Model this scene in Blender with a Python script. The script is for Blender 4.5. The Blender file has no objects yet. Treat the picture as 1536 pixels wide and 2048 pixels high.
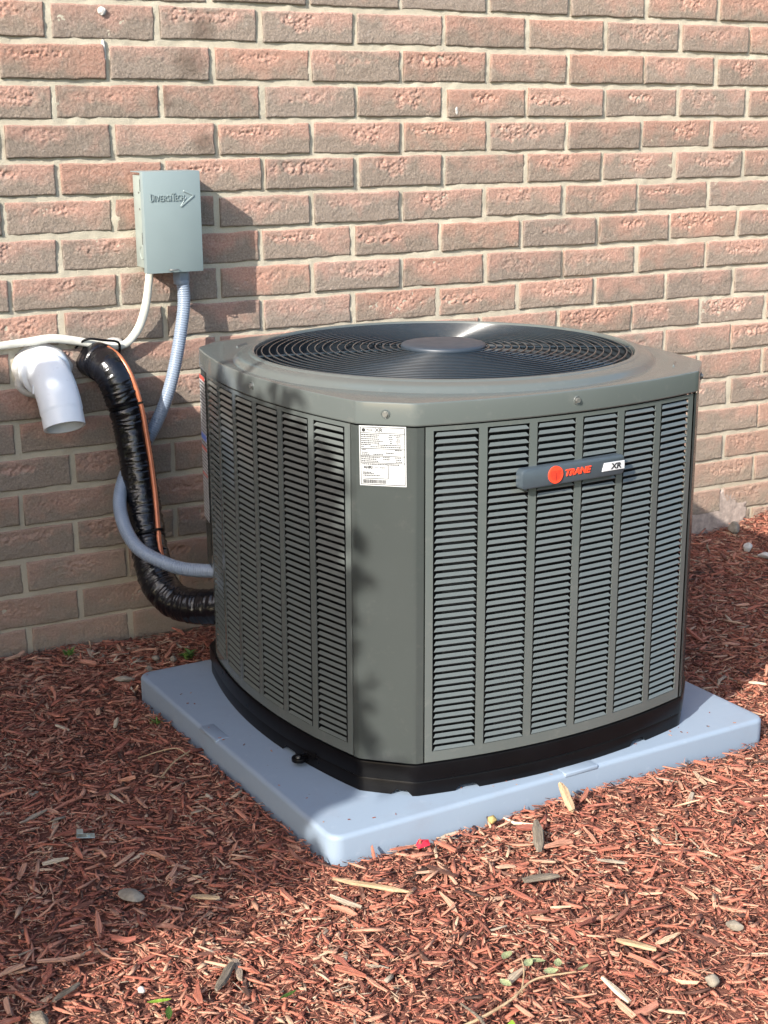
import bpy, bmesh, math, random
import numpy as np
from mathutils import Vector, Matrix

random.seed(7)
rng = np.random.default_rng(11)
SC = bpy.context.scene
COL = SC.collection
R = math.radians

# ------------------------------------------------------------------ camera
cam_d = bpy.data.cameras.new("camera")
cam = bpy.data.objects.new("camera", cam_d)
COL.objects.link(cam)
CAM_POS = Vector((-0.7759, -2.6506, 1.002))
cam.matrix_world = Matrix((
    (0.87740748, 0.12831836, -0.46226671, CAM_POS.x),
    (-0.47973108, 0.22710393, -0.84751513, CAM_POS.y),
    (-0.00376916, 0.96537982, 0.26082099, CAM_POS.z),
    (0, 0, 0, 1)))
cam_d.sensor_fit = 'HORIZONTAL'
cam_d.sensor_width = 36.0
cam_d.lens = 36.0 * 2909.03 / 1536.0
cam_d.clip_start = 0.05
cam_d.clip_end = 400.0
cam_d.dof.use_dof = True
cam_d.dof.focus_distance = 2.2
cam_d.dof.aperture_fstop = 26.0
SC.camera = cam

# ------------------------------------------------------------------ light
SUN_TRAVEL = Vector((1.85, 1.0, -1.29)).normalized()
SUN_EL = math.asin(-SUN_TRAVEL.z)
world = bpy.data.worlds.new("World")
SC.world = world
world.use_nodes = True
wn = world.node_tree.nodes
wl = world.node_tree.links
sky = wn.new('ShaderNodeTexSky')
sky.sky_type = 'NISHITA'
sky.sun_disc = False
sky.sun_elevation = SUN_EL
sky.sun_rotation = math.atan2(-SUN_TRAVEL.x, -SUN_TRAVEL.y)
sky.air_density = 1.0
sky.dust_density = 2.0
wl.new(sky.outputs[0], wn['Background'].inputs[0])
wn['Background'].inputs[1].default_value = 0.15
sun_d = bpy.data.lights.new("sun", 'SUN')
sun_d.energy = 4.0
sun_d.angle = R(0.53)
sun_d.color = (1.0, 0.945, 0.87)
sun = bpy.data.objects.new("sun", sun_d)
COL.objects.link(sun)
sun.rotation_euler = SUN_TRAVEL.to_track_quat('-Z', 'Y').to_euler()
sun.location = (-4, -3, 5)

SC.view_settings.view_transform = 'Standard'
SC.view_settings.look = 'None'
SC.view_settings.gamma = 1.0
SC.view_settings.use_curve_mapping = False
SC.view_settings.exposure = 1.36
SC.render.engine = 'CYCLES'

# ------------------------------------------------------------------ helpers
def tag(o, label=None, cat=None, group=None, kind=None):
    if label: o['label'] = label
    if cat: o['category'] = cat
    if group: o['group'] = group
    if kind: o['kind'] = kind
    return o

def empty(name, loc=(0, 0, 0), rz=0.0):
    o = bpy.data.objects.new(name, None)
    COL.objects.link(o)
    o.location = loc
    o.rotation_euler = (0, 0, rz)
    o.empty_display_size = 0.1
    return o

def link_mesh(name, me, mat, parent=None):
    o = bpy.data.objects.new(name, me)
    COL.objects.link(o)
    if parent is not None:
        o.parent = parent
    if mat is not None and len(me.materials) == 0:
        me.materials.append(mat)
    return o

def smooth(me, ang=None):
    me.polygons.foreach_set('use_smooth', [True] * len(me.polygons))
    if ang is not None:
        me.set_sharp_from_angle(angle=R(ang))

class MB:
    """collects vertices and faces for one mesh"""
    def __init__(self):
        self.v = []; self.f = []
    def add(self, vs, fs, mtx=None):
        b = len(self.v)
        if mtx is not None:
            vs = [tuple(mtx @ Vector(p)) for p in vs]
        self.v.extend([tuple(p) for p in vs])
        self.f.extend([tuple(i + b for i in f) for f in fs])
        return self
    def box(self, c, s, mtx=None):
        x, y, z = c; a, b, d = s[0] / 2, s[1] / 2, s[2] / 2
        vs = [(x - a, y - b, z - d), (x + a, y - b, z - d), (x + a, y + b, z - d), (x - a, y + b, z - d),
              (x - a, y - b, z + d), (x + a, y - b, z + d), (x + a, y + b, z + d), (x - a, y + b, z + d)]
        fs = [(0, 3, 2, 1), (4, 5, 6, 7), (0, 1, 5, 4), (1, 2, 6, 5), (2, 3, 7, 6), (3, 0, 4, 7)]
        return self.add(vs, fs, mtx)
    def cyl(self, c, r, h, n=20, axis='z', r2=None, mtx=None):
        r2 = r if r2 is None else r2
        vs = []
        for k, (rr, hh) in enumerate(((r, -h / 2), (r2, h / 2))):
            for i in range(n):
                a = 2 * math.pi * i / n
                p = (rr * math.cos(a), rr * math.sin(a), hh)
                if axis == 'y': p = (p[0], -p[2], p[1])
                if axis == 'x': p = (p[2], p[0], p[1])
                vs.append((c[0] + p[0], c[1] + p[1], c[2] + p[2]))
        fs = [(i, (i + 1) % n, n + (i + 1) % n, n + i) for i in range(n)]
        fs += [tuple(range(n - 1, -1, -1)), tuple(range(n, 2 * n))]
        return self.add(vs, fs, mtx)
    def loops(self, loops, cap0=False, cap1=False):
        n = len(loops[0]); b = len(self.v)
        for l in loops: self.v.extend([tuple(p) for p in l])
        for k in range(len(loops) - 1):
            for i in range(n):
                j = (i + 1) % n
                self.f.append((b + k * n + i, b + k * n + j, b + (k + 1) * n + j, b + (k + 1) * n + i))
        if cap0: self.f.append(tuple(b + i for i in range(n - 1, -1, -1)))
        if cap1: self.f.append(tuple(b + (len(loops) - 1) * n + i for i in range(n)))
        return self
    def mesh(self, name):
        me = bpy.data.meshes.new(name)
        me.from_pydata(self.v, [], self.f)
        me.update()
        return me
    def build(self, name, mat, parent=None, sm=None, bevel=None):
        me = self.mesh(name)
        if bevel:
            bm = bmesh.new(); bm.from_mesh(me)
            es = [e for e in bm.edges if len(e.link_faces) == 2 and e.calc_face_angle(0) > R(35)]
            bmesh.ops.bevel(bm, geom=es, offset=bevel[0], segments=bevel[1], affect='EDGES', profile=0.5)
            bm.to_mesh(me); bm.free()
        if sm is not None: smooth(me, sm)
        return link_mesh(name, me, mat, parent)

def catmull(pts, n):
    P = np.array(pts, float)
    P = np.vstack([2 * P[0] - P[1], P, 2 * P[-1] - P[-2]])
    out = []
    for i in range(1, len(P) - 2):
        t = np.linspace(0, 1, n, endpoint=False)[:, None]
        p0, p1, p2, p3 = P[i - 1], P[i], P[i + 1], P[i + 2]
        out.append(0.5 * ((2 * p1) + (-p0 + p2) * t + (2 * p0 - 5 * p1 + 4 * p2 - p3) * t ** 2 + (-p0 + 3 * p1 - 3 * p2 + p3) * t ** 3))
    out.append(P[-2][None])
    return np.vstack(out)

def resample(P, step):
    d = np.r_[0, np.cumsum(np.linalg.norm(np.diff(P, axis=0), axis=1))]
    s = np.arange(0, d[-1], step)
    return np.c_[np.interp(s, d, P[:, 0]), np.interp(s, d, P[:, 1]), np.interp(s, d, P[:, 2])], s

def tube_loops(P, rad, n=16, up=(0.0, -1.0, 0.0), flat=1.0):
    """rad(i, angle) -> radius; frames follow a fixed reference"""
    T = np.gradient(P, axis=0); T /= np.linalg.norm(T, axis=1)[:, None]
    u = np.array(up, float); L = []
    u = u - T[0] * (u @ T[0]); u /= np.linalg.norm(u)
    for i in range(len(P)):
        u = u - T[i] * (u @ T[i]); u /= np.linalg.norm(u)
        w = np.cross(T[i], u)
        ring = []
        for k in range(n):
            a = 2 * math.pi * k / n
            r = rad(i, a)
            ring.append(P[i] + u * (r * math.cos(a) * flat) + w * (r * math.sin(a)))
        L.append(ring)
    return L

def vnoise(x, y, seed=0):
    """2D value noise, arrays in, 0..1 out"""
    xi = np.floor(x).astype(np.int64); yi = np.floor(y).astype(np.int64)
    xf = x - xi; yf = y - yi
    xf = xf * xf * (3 - 2 * xf); yf = yf * yf * (3 - 2 * yf)
    def h(a, b):
        n = (a * 374761393 + b * 668265263 + seed * 1442695041) & 0x7fffffff
        n = ((n ^ (n >> 13)) * 1274126177) & 0x7fffffff
        return ((n ^ (n >> 16)) & 0xffff) / 65535.0
    return (h(xi, yi) * (1 - xf) + h(xi + 1, yi) * xf) * (1 - yf) + (h(xi, yi + 1) * (1 - xf) + h(xi + 1, yi + 1) * xf) * yf

def fbm(x, y, seed=0, o=3):
    s = 0; a = 0.5; t = 0
    for k in range(o):
        s = s + a * vnoise(x * 2 ** k, y * 2 ** k, seed + k); t += a; a *= 0.5
    return s / t

def text_mesh(body, size, shear=0.0, offset=0.0, extrude=0.0, spacing=1.0, align='LEFT'):
    cu = bpy.data.curves.new('text', 'FONT')
    cu.body = body; cu.size = size; cu.shear = shear; cu.offset = offset
    cu.extrude = extrude; cu.space_character = spacing; cu.align_x = align
    cu.resolution_u = 3
    ob = bpy.data.objects.new('text', cu)
    COL.objects.link(ob)
    bpy.context.view_layer.update()
    dg = bpy.context.evaluated_depsgraph_get()
    me = bpy.data.meshes.new_from_object(ob.evaluated_get(dg))
    vs = [tuple(v.co) for v in me.vertices]
    fs = [tuple(p.vertices) for p in me.polygons]
    bpy.data.objects.remove(ob); bpy.data.curves.remove(cu); bpy.data.meshes.remove(me)
    return vs, fs

# ------------------------------------------------------------------ materials
class NT:
    def __init__(self, name):
        self.m = bpy.data.materials.new(name); self.m.use_nodes = True
        self.t = self.m.node_tree; self.n = self.t.nodes; self.l = self.t.links
        self.b = self.n['Principled BSDF']
    def new(self, typ, **kw):
        nd = self.n.new(typ)
        for k, v in kw.items():
            if k.startswith('i_'):
                key = k[2:]
                key = int(key) if key.isdigit() else key.replace('_', ' ')
                nd.inputs[key].default_value = v
            else: setattr(nd, k, v)
        return nd
    def link(self, a, b): self.l.new(a, b)
    def ramp(self, fac, stops, interp='LINEAR'):
        r = self.new('ShaderNodeValToRGB'); r.color_ramp.interpolation = interp
        e = r.color_ramp.elements
        while len(e) < len(stops): e.new(0.5)
        for el, (p, c) in zip(e, stops):
            el.position = p; el.color = (*c, 1) if len(c) == 3 else c
        self.link(fac, r.inputs[0]); return r.outputs[0]
    def noise(self, vec, scale, detail=4, rough=0.55):
        nd = self.new('ShaderNodeTexNoise'); nd.inputs['Scale'].default_value = scale
        nd.inputs['Detail'].default_value = detail; nd.inputs['Roughness'].default_value = rough
        if vec is not None: self.link(vec, nd.inputs['Vector'])
        return nd.outputs['Fac']
    def mix(self, fac, a, b, typ='MIX'):
        nd = self.new('ShaderNodeMix', data_type='RGBA', blend_type=typ)
        for s, v in ((0, fac), (6, a), (7, b)):
            if isinstance(v, (int, float)): nd.inputs[s].default_value = v
            elif isinstance(v, tuple): nd.inputs[s].default_value = (*v, 1) if len(v) == 3 else v
            else: self.link(v, nd.inputs[s])
        return nd.outputs[2]
    def math(self, op, a, b=None, clamp=False):
        nd = self.new('ShaderNodeMath', operation=op, use_clamp=clamp)
        for s, v in ((0, a), (1, b)):
            if v is None: continue
            if isinstance(v, (int, float)): nd.inputs[s].default_value = v
            else: self.link(v, nd.inputs[s])
        return nd.outputs[0]
    def bump(self, height, strength=0.5, dist=0.002):
        nd = self.new('ShaderNodeBump'); nd.inputs['Strength'].default_value = strength
        nd.inputs['Distance'].default_value = dist
        self.link(height, nd.inputs['Height']); self.link(nd.outputs[0], self.b.inputs['Normal'])
    def set(self, **kw):
        for k, v in kw.items():
            self.b.inputs[k.replace('_', ' ')].default_value = (*v, 1) if isinstance(v, tuple) and len(v) == 3 else v
        return self.m
    def col(self, sock): self.link(sock, self.b.inputs['Base Color'])

def plain(name, color, rough=0.5, metal=0.0, var=0.12, scale=30.0, bump=0.0, bscale=200.0, coat=0.0, spec=0.5):
    t = NT(name)
    g = t.new('ShaderNodeTexCoord').outputs['Object']
    f = t.noise(g, scale, 4)
    dk = tuple(c * (1 - var) for c in color); lt = tuple(min(1, c * (1 + var)) for c in color)
    t.col(t.ramp(f, [(0.3, dk), (0.7, lt)]))
    rg = t.math('ADD', t.math('MULTIPLY', t.noise(g, scale * 2.3, 3), 0.16), rough - 0.08, True)
    t.link(rg, t.b.inputs['Roughness'])
    if bump: t.bump(t.noise(g, bscale, 3), bump, 0.001)
    return t.set(Metallic=metal, Coat_Weight=coat, Specular_IOR_Level=spec)

def mat_brick():
    t = NT('brick_clay')
    tc = t.new('ShaderNodeTexCoord').outputs['Object']
    oi = t.new('ShaderNodeObjectInfo').outputs['Random']
    off = t.new('ShaderNodeCombineXYZ')
    t.link(t.math('MULTIPLY', oi, 37.0), off.inputs[0]); t.link(t.math('MULTIPLY', oi, 91.0), off.inputs[2])
    va = t.new('ShaderNodeVectorMath', operation='ADD'); t.link(tc, va.inputs[0]); t.link(off.outputs[0], va.inputs[1])
    v = va.outputs[0]
    sep = t.new('ShaderNodeSeparateXYZ'); t.link(tc, sep.inputs[0])
    att = t.new('ShaderNodeAttribute', attribute_name='rough_mask').outputs['Fac']
    # salmon above, drab grey-brown slurry below, with a wandering edge
    big = t.noise(v, 14, 3)
    edge = t.math('ADD', t.math('MULTIPLY', sep.outputs[2], 16.0), t.math('MULTIPLY', t.math('SUBTRACT', big, 0.5), 2.3))
    edge = t.math('ADD', edge, t.math('MULTIPLY', t.math('SUBTRACT', oi, 0.5), 0.40))
    edge = t.math('ADD', edge, 0.38, True)
    fine = t.noise(v, 260, 5, 0.7)
    mid = t.noise(v, 55, 4, 0.6)
    salmon = t.ramp(fine, [(0.25, (0.250, 0.138, 0.102)), (0.55, (0.378, 0.228, 0.174)), (0.8, (0.50, 0.34, 0.27))])
    drab = t.ramp(fine, [(0.25, (0.145, 0.112, 0.086)), (0.55, (0.252, 0.200, 0.158)), (0.8, (0.375, 0.31, 0.255))])
    c = t.mix(t.ramp(edge, [(0.2, (0, 0, 0)), (0.75, (1, 1, 1))]), drab, salmon)
    rcol = t.ramp(fine, [(0.25, (0.30, 0.145, 0.105)), (0.5, (0.43, 0.245, 0.185)), (0.75, (0.55, 0.37, 0.29))])
    c = t.mix(t.math('MULTIPLY', att, 0.75), c, rcol)
    # lime dust
    c = t.mix(t.ramp(mid, [(0.56, (0, 0, 0)), (0.80, (0.38, 0.38, 0.38))]), c, (0.42, 0.36, 0.31))
    # per brick tone
    hv = t.new('ShaderNodeHueSaturation'); t.link(c, hv.inputs['Color'])
    wn_ = t.new('ShaderNodeTexWhiteNoise', noise_dimensions='1D'); t.link(t.math('MULTIPLY', oi, 517.0), wn_.inputs['W'])
    t.link(t.math('ADD', t.math('MULTIPLY', wn_.outputs[0], 0.18), 0.90), hv.inputs['Value'])
    t.link(t.math('ADD', t.math('MULTIPLY', oi, 0.12), 0.90), hv.inputs['Saturation'])
    # old dark stains
    wpos = t.new('ShaderNodeNewGeometry').outputs['Position']
    cst = hv.outputs[0]
    for sx, sz, sr in ((0.262, 1.103, 0.040), (0.205, 1.040, 0.026), (0.290, 1.165, 0.034), (0.285, 0.960, 0.028)):
        vd = t.new('ShaderNodeVectorMath', operation='DISTANCE'); t.link(wpos, vd.inputs[0]); vd.inputs[1].default_value = (sx, 0, sz)
        m_ = t.math('ADD', t.math('DIVIDE', vd.outputs['Value'], sr), t.math('MULTIPLY', t.math('SUBTRACT', t.noise(wpos, 60, 3), 0.5), 1.2))
        cst = t.mix(t.ramp(m_, [(0.35, (0.55, 0.55, 0.55)), (1.0, (0, 0, 0))]), cst, (0.085, 0.06, 0.045))
    # splash dirt on the lowest courses
    wp = t.new('ShaderNodeNewGeometry').outputs['Position']
    sp = t.new('ShaderNodeSeparateXYZ'); t.link(wp, sp.inputs[0])
    dirt = t.math('ADD', t.math('MULTIPLY', sp.outputs[2], -1.7), t.math('MULTIPLY', t.noise(wp, 7, 4), 0.9))
    dirt = t.math('ADD', dirt, 0.42, True)
    t.col(t.mix(t.math('MULTIPLY', dirt, 0.70), cst, (0.235, 0.188, 0.138)))
    h = t.math('ADD', t.math('MULTIPLY', fine, 0.5), t.math('MULTIPLY', t.noise(v, 700, 3, 0.7), 0.5))
    t.bump(h, 1.0, 0.0034)
    return t.set(Roughness=0.93, Specular_IOR_Level=0.2)

def mat_mortar():
    t = NT('mortar_lime')
    tc = t.new('ShaderNodeTexCoord').outputs['Object']
    f = t.noise(tc, 320, 5, 0.7); g = t.noise(tc, 6, 4)
    c = t.mix(t.math('MULTIPLY', f, 0.9), (0.33, 0.295, 0.225), (0.53, 0.485, 0.385))
    c = t.mix(t.ramp(g, [(0.42, (0, 0, 0)), (0.75, (0.5, 0.5, 0.5))]), c, (0.30, 0.26, 0.20))
    sp = t.new('ShaderNodeSeparateXYZ'); t.link(tc, sp.inputs[0])
    dirt = t.math('ADD', t.math('MULTIPLY', sp.outputs[2], -1.7), t.math('MULTIPLY', t.noise(tc, 7, 4), 0.9))
    dirt = t.math('ADD', dirt, 0.42, True)
    t.col(t.mix(t.math('MULTIPLY', dirt, 0.6), c, (0.27, 0.215, 0.150)))
    t.bump(f, 0.7, 0.002)
    return t.set(Roughness=0.95, Specular_IOR_Level=0.2)

def mat_chips(name):
    t = NT(name)
    rnd = t.new('ShaderNodeNewGeometry').outputs['Random Per Island'] if name == 'mulch_wood' else t.new('ShaderNodeObjectInfo').outputs['Random']
    uv = t.new('ShaderNodeUVMap', uv_map='UVMap').outputs[0]
    mp = t.new('ShaderNodeMapping'); mp.inputs['Scale'].default_value = (26, 620, 1); t.link(uv, mp.inputs[0])
    fib = t.noise(mp.outputs[0], 1.0, 4, 0.65)
    mp2 = t.new('ShaderNodeMapping'); mp2.inputs['Scale'].default_value = (60, 120, 1); t.link(uv, mp2.inputs[0])
    blot = t.noise(mp2.outputs[0], 1.0, 3)
    pos = t.new('ShaderNodeTexCoord').outputs['Object']
    patch = t.noise(pos, 4.5, 3, 0.6)
    if name == 'mulch_wood':
        rnd = t.math('ADD', t.math('MULTIPLY', rnd, 0.88), t.math('MULTIPLY', t.math('SUBTRACT', patch, 0.47), 0.75), True)
    base = t.ramp(rnd, [(0.0, (0.058, 0.033, 0.026)), (0.08, (0.140, 0.058, 0.042)), (0.22, (0.285, 0.092, 0.064)),
                        (0.42, (0.405, 0.136, 0.086)), (0.62, (0.455, 0.192, 0.126)), (0.80, (0.490, 0.270, 0.180)),
                        (0.90, (0.520, 0.365, 0.245)), (0.94, (0.230, 0.200, 0.160)), (1.0, (0.640, 0.520, 0.370))])
    c = t.mix(t.ramp(fib, [(0.34, (0.85, 0.85, 0.85)), (0.58, (0, 0, 0))]), base, t.mix(0.62, base, (0.03, 0.015, 0.01)))
    c = t.mix(t.ramp(blot, [(0.55, (0, 0, 0)), (0.78, (0.55, 0.55, 0.55))]), c, (0.46, 0.27, 0.19))
    t.col(c); t.bump(fib, 0.9, 0.002)
    return t.set(Roughness=0.82, Specular_IOR_Level=0.25)

def mat_soil():
    t = NT('mulch_soil')
    tc = t.new('ShaderNodeTexCoord').outputs['Object']
    f = t.noise(tc, 180, 6, 0.7); g = t.noise(tc, 9, 3)
    c = t.mix(f, (0.055, 0.027, 0.020), (0.34, 0.140, 0.100))
    c = t.mix(t.ramp(g, [(0.45, (0, 0, 0)), (0.7, (0.5, 0.5, 0.5))]), c, (0.05, 0.033, 0.024))
    t.col(c); t.bump(t.noise(tc, 260, 5, 0.7), 1.0, 0.006)
    return t.set(Roughness=0.95, Specular_IOR_Level=0.15)

def mat_paint():
    t = NT('grey_enamel')
    tc = t.new('ShaderNodeTexCoord').outputs['Object']
    dust = t.ramp(t.noise(tc, 38, 6, 0.75), [(0.56, (0, 0, 0)), (0.85, (0.30, 0.30, 0.30))])
    t.col(t.mix(dust, t.ramp(t.noise(tc, 5, 3), [(0.3, (0.078, 0.090, 0.086)), (0.7, (0.087, 0.099, 0.095))]), (0.20, 0.19, 0.17)))
    t.link(t.math('ADD', t.math('MULTIPLY', t.noise(tc, 26, 4), 0.10), 0.17), t.b.inputs['Roughness'])
    t.bump(t.noise(tc, 900, 2), 0.06, 0.0004)
    return t.set(Specular_IOR_Level=0.42, Coat_Weight=0.2, Coat_Roughness=0.06)

def mat_pad():
    t = NT('blue_grey_plastic')
    tc = t.new('ShaderNodeTexCoord').outputs['Object']
    f = t.noise(tc, 3.5, 4); g = t.noise(tc, 40, 5, 0.7); s = t.noise(tc, 300, 2)
    c = t.mix(f, (0.178, 0.228, 0.290), (0.212, 0.263, 0.325))
    c = t.mix(t.ramp(g, [(0.60, (0, 0, 0)), (0.80, (0.28, 0.28, 0.28))]), c, (0.36, 0.40, 0.46))
    c = t.mix(t.ramp(t.noise(tc, 120, 2), [(0.70, (0, 0, 0)), (0.76, (0.5, 0.5, 0.5))]), c, (0.15, 0.12, 0.11))
    c = t.mix(t.ramp(t.noise(tc, 11, 5, 0.7), [(0.54, (0, 0, 0)), (0.82, (0.30, 0.30, 0.30))]), c, (0.17, 0.17, 0.19))
    t.col(c)
    t.link(t.math('ADD', t.math('MULTIPLY', g, 0.25), 0.34), t.b.inputs['Roughness'])
    t.bump(s, 0.12, 0.0006)
    return t.set(Specular_IOR_Level=0.45)

def mat_ground():
    t = NT('lawn_and_soil')
    tc = t.new('ShaderNodeTexCoord').outputs['Object']
    f = t.noise(tc, 60, 6, 0.7)
    grass = t.mix(f, (0.030, 0.050, 0.014), (0.105, 0.145, 0.045))
    t.col(grass); t.bump(t.noise(tc, 150, 4), 1.0, 0.02)
    return t.set(Roughness=0.9, Specular_IOR_Level=0.2)

def mat_leaf(name, a, b):
    t = NT(name)
    rnd = t.new('ShaderNodeNewGeometry').outputs['Random Per Island']
    t.col(t.ramp(rnd, [(0, a), (1, b)]))
    return t.set(Roughness=0.5, Transmission_Weight=0.0)

def mat_lined(name, base, line, freq, rough=0.6):
    """print: rows of fine type, seen as interrupted lines"""
    t = NT(name)
    tc = t.new('ShaderNodeTexCoord').outputs['Object']
    sep = t.new('ShaderNodeSeparateXYZ'); t.link(tc, sep.inputs[0])
    row = t.math('FRACT', t.math('MULTIPLY', sep.outputs[2], freq))
    on = t.math('GREATER_THAN', row, 0.45)
    mp = t.new('ShaderNodeMapping'); mp.inputs['Scale'].default_value = (900, 900, freq); t.link(tc, mp.inputs[0])
    wd = t.math('GREATER_THAN', t.noise(mp.outputs[0], 1.0, 2), 0.42)
    t.col(t.mix(t.math('MULTIPLY', on, wd), base, line))
    return t.set(Roughness=rough)

M = {}
M['brick'] = mat_brick(); M['mortar'] = mat_mortar(); M['soil'] = mat_soil()
M['mulch'] = mat_chips('mulch_wood'); M['chip'] = mat_chips('chip_wood')
M['paint'] = mat_paint(); M['pad'] = mat_pad(); M['ground'] = mat_ground()
M['base'] = plain('black_base_plastic', (0.0035, 0.0035, 0.0042), 0.30, var=0.25, scale=12, spec=0.14)
M['wire'] = plain('grille_wire', (0.012, 0.019, 0.025), 0.22, var=0.15, scale=20, spec=0.45)
M['hub'] = plain('fan_hub_plastic', (0.024, 0.034, 0.047), 0.45, var=0.08, scale=20)
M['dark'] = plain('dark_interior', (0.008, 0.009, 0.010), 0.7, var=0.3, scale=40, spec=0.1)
M['blade'] = plain('fan_blade', (0.018, 0.023, 0.028), 0.45, var=0.1, scale=8)
M['steel'] = plain('zinc_screw', (0.20, 0.20, 0.19), 0.35, metal=0.6, var=0.15, scale=200)
M['badge'] = plain('badge_plastic', (0.042, 0.056, 0.068), 0.38, var=0.06, scale=60, spec=0.5)
M['red'] = plain('badge_red', (0.72, 0.055, 0.022), 0.4, var=0.05, scale=90)
M['red_dark'] = plain('badge_red_dark', (0.30, 0.02, 0.015), 0.45, var=0.05, scale=90)
M['silver'] = plain('badge_silver', (0.46, 0.47, 0.48), 0.35, var=0.06, scale=90)
M['ink'] = plain('black_ink', (0.012, 0.012, 0.013), 0.5, var=0.1, scale=90)
M['grey_ink'] = plain('grey_ink', (0.05, 0.05, 0.05), 0.6, var=0.1, scale=90)
M['sticker'] = plain('white_sticker', (0.40, 0.41, 0.41), 0.5, var=0.03, scale=60)
M['warning'] = mat_lined('warning_print', (0.36, 0.36, 0.36), (0.03, 0.03, 0.035), 165)
M['blue_ink'] = plain('blue_ink', (0.06, 0.12, 0.42), 0.5, var=0.1)
M['red_ink'] = plain('red_ink', (0.46, 0.07, 0.05), 0.5, var=0.1)
M['box'] = plain('grey_box_paint', (0.190, 0.236, 0.238), 0.42, var=0.05, scale=9, bump=0.05, spec=0.45)
M['box_edge'] = plain('grey_box_inside', (0.24, 0.275, 0.25), 0.5, var=0.08, scale=20)
M['slot'] = plain('slot_black', (0.03, 0.03, 0.03), 0.7, var=0.2)
M['pvc'] = plain('white_pvc', (0.68, 0.71, 0.74), 0.3, var=0.03, scale=25, spec=0.5)
M['caulk'] = plain('white_caulk', (0.42, 0.40, 0.37), 0.7, var=0.15, scale=160, bump=0.8, bscale=180)
M['parge'] = plain('grey_parging', (0.275, 0.22, 0.185), 0.95, var=0.3, scale=70, bump=0.9, bscale=160)
M['black_wrap'] = plain('black_insulation', (0.0045, 0.0045, 0.006), 0.20, var=0.3, scale=60, bump=0.4, bscale=260, spec=0.5)
M['copper'] = plain('copper_line', (0.40, 0.135, 0.065), 0.34, metal=0.35, var=0.2, scale=40)
M['conduit'] = plain('grey_conduit', (0.185, 0.225, 0.285), 0.33, var=0.08, scale=30, spec=0.5)
M['cable'] = plain('cream_cable', (0.50, 0.49, 0.43), 0.5, var=0.2, scale=30, spec=0.4)
M['bark'] = plain('tree_bark', (0.12, 0.09, 0.065), 0.9, var=0.4, scale=14, bump=1.0, bscale=30)
M['leaf'] = mat_leaf('tree_leaf', (0.035, 0.070, 0.018), (0.085, 0.130, 0.036))
M['weed'] = mat_leaf('weed_leaf', (0.050, 0.110, 0.020), (0.120, 0.200, 0.045))
M['pale_leaf'] = plain('pale_leaf', (0.40, 0.44, 0.24), 0.6, var=0.2, scale=120)
M['lime_leaf'] = plain('lime_leaf', (0.30, 0.46, 0.06), 0.5, var=0.15, scale=120)
def mat_fibre(name, dk, lt):
    t = NT(name); tc = t.new('ShaderNodeTexCoord').outputs['Object']
    mp = t.new('ShaderNodeMapping'); mp.inputs['Scale'].default_value = (22, 520, 520); t.link(tc, mp.inputs[0])
    f = t.noise(mp.outputs[0], 1.0, 4, 0.7)
    t.col(t.ramp(f, [(0.32, dk), (0.62, lt)])); t.bump(f, 0.9, 0.002)
    return t.set(Roughness=0.88, Specular_IOR_Level=0.2)
M['grey_wood'] = mat_fibre('weathered_wood', (0.050, 0.040, 0.031), (0.185, 0.155, 0.120))
M['tan_wood'] = mat_fibre('pale_wood', (0.19, 0.115, 0.062), (0.46, 0.335, 0.205))
M['stone'] = plain('pale_stone', (0.19, 0.165, 0.130), 0.9, var=0.25, scale=120, bump=0.8, bscale=150)
M['red_scrap'] = plain('red_plastic', (0.55, 0.012, 0.030), 0.35, var=0.12, scale=80)
M['zinc'] = plain('zinc_clip', (0.36, 0.42, 0.40), 0.35, metal=0.7, var=0.2, scale=150)

# ------------------------------------------------------------------ ground
PAD_C = Vector((0.0330, -1.0134)); PAD_W = 0.8230; PAD_D = 0.7330; YAW = 0.0336
CY, SY = math.cos(YAW), math.sin(YAW)

def pad_local(x, y):
    dx = x - PAD_C.x; dy = y - PAD_C.y
    return CY * dx + SY * dy, -SY * dx + CY * dy

def sstep(a, b, x):
    t = np.clip((x - a) / (b - a), 0, 1); return t * t * (3 - 2 * t)

def ground_h(x, y):
    x = np.asarray(x, float); y = np.asarray(y, float)
    u, v = pad_local(x, y)
    h = -0.005 + 0.010 * (fbm(x * 4 + 3, y * 4 + 9, 5) - 0.5) + 0.006 * (fbm(x * 14, y * 14, 9) - 0.5)
    h = h + 0.010 * np.exp(-((v + 0.08) / 0.06) ** 2) * sstep(0.16, 0.34, u) * (1 - sstep(0.58, 0.80, u))
    h = h + 0.008 * np.exp(-((y + 0.03) / 0.10) ** 2) * (1 - sstep(-0.15, 0.15, x))
    h = h + 0.020 * sstep(0.9, 1.5, x) * sstep(-0.5, 0.0, y)
    h = h + 0.034 * sstep(1.55, 1.9, x) * sstep(-0.45, 0.0, y)
    inside = (u > 0.0) & (u < PAD_W) & (v > 0.0) & (v < PAD_D)
    return np.where(inside, -0.02, h)

# one broad sheet to the horizon, then the mulch bed on it
g = MB()
g.add([(-200, -200, -0.045), (200, -200, -0.045), (200, 200, -0.045), (-200, 200, -0.045)], [(0, 1, 2, 3)])
tag(g.build('ground', M['ground']), kind='structure')

def grid_mesh(name, x0, x1, y0, y1, nx, ny, hf):
    X, Y = np.meshgrid(np.linspace(x0, x1, nx), np.linspace(y0, y1, ny))
    Z = hf(X, Y)
    me = bpy.data.meshes.new(name)
    idx = np.arange(nx * ny).reshape(ny, nx)
    q = np.stack([idx[:-1, :-1], idx[:-1, 1:], idx[1:, 1:], idx[1:, :-1]], -1).reshape(-1, 4)
    return np.c_[X.ravel(), Y.ravel(), Z.ravel()], q

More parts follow.
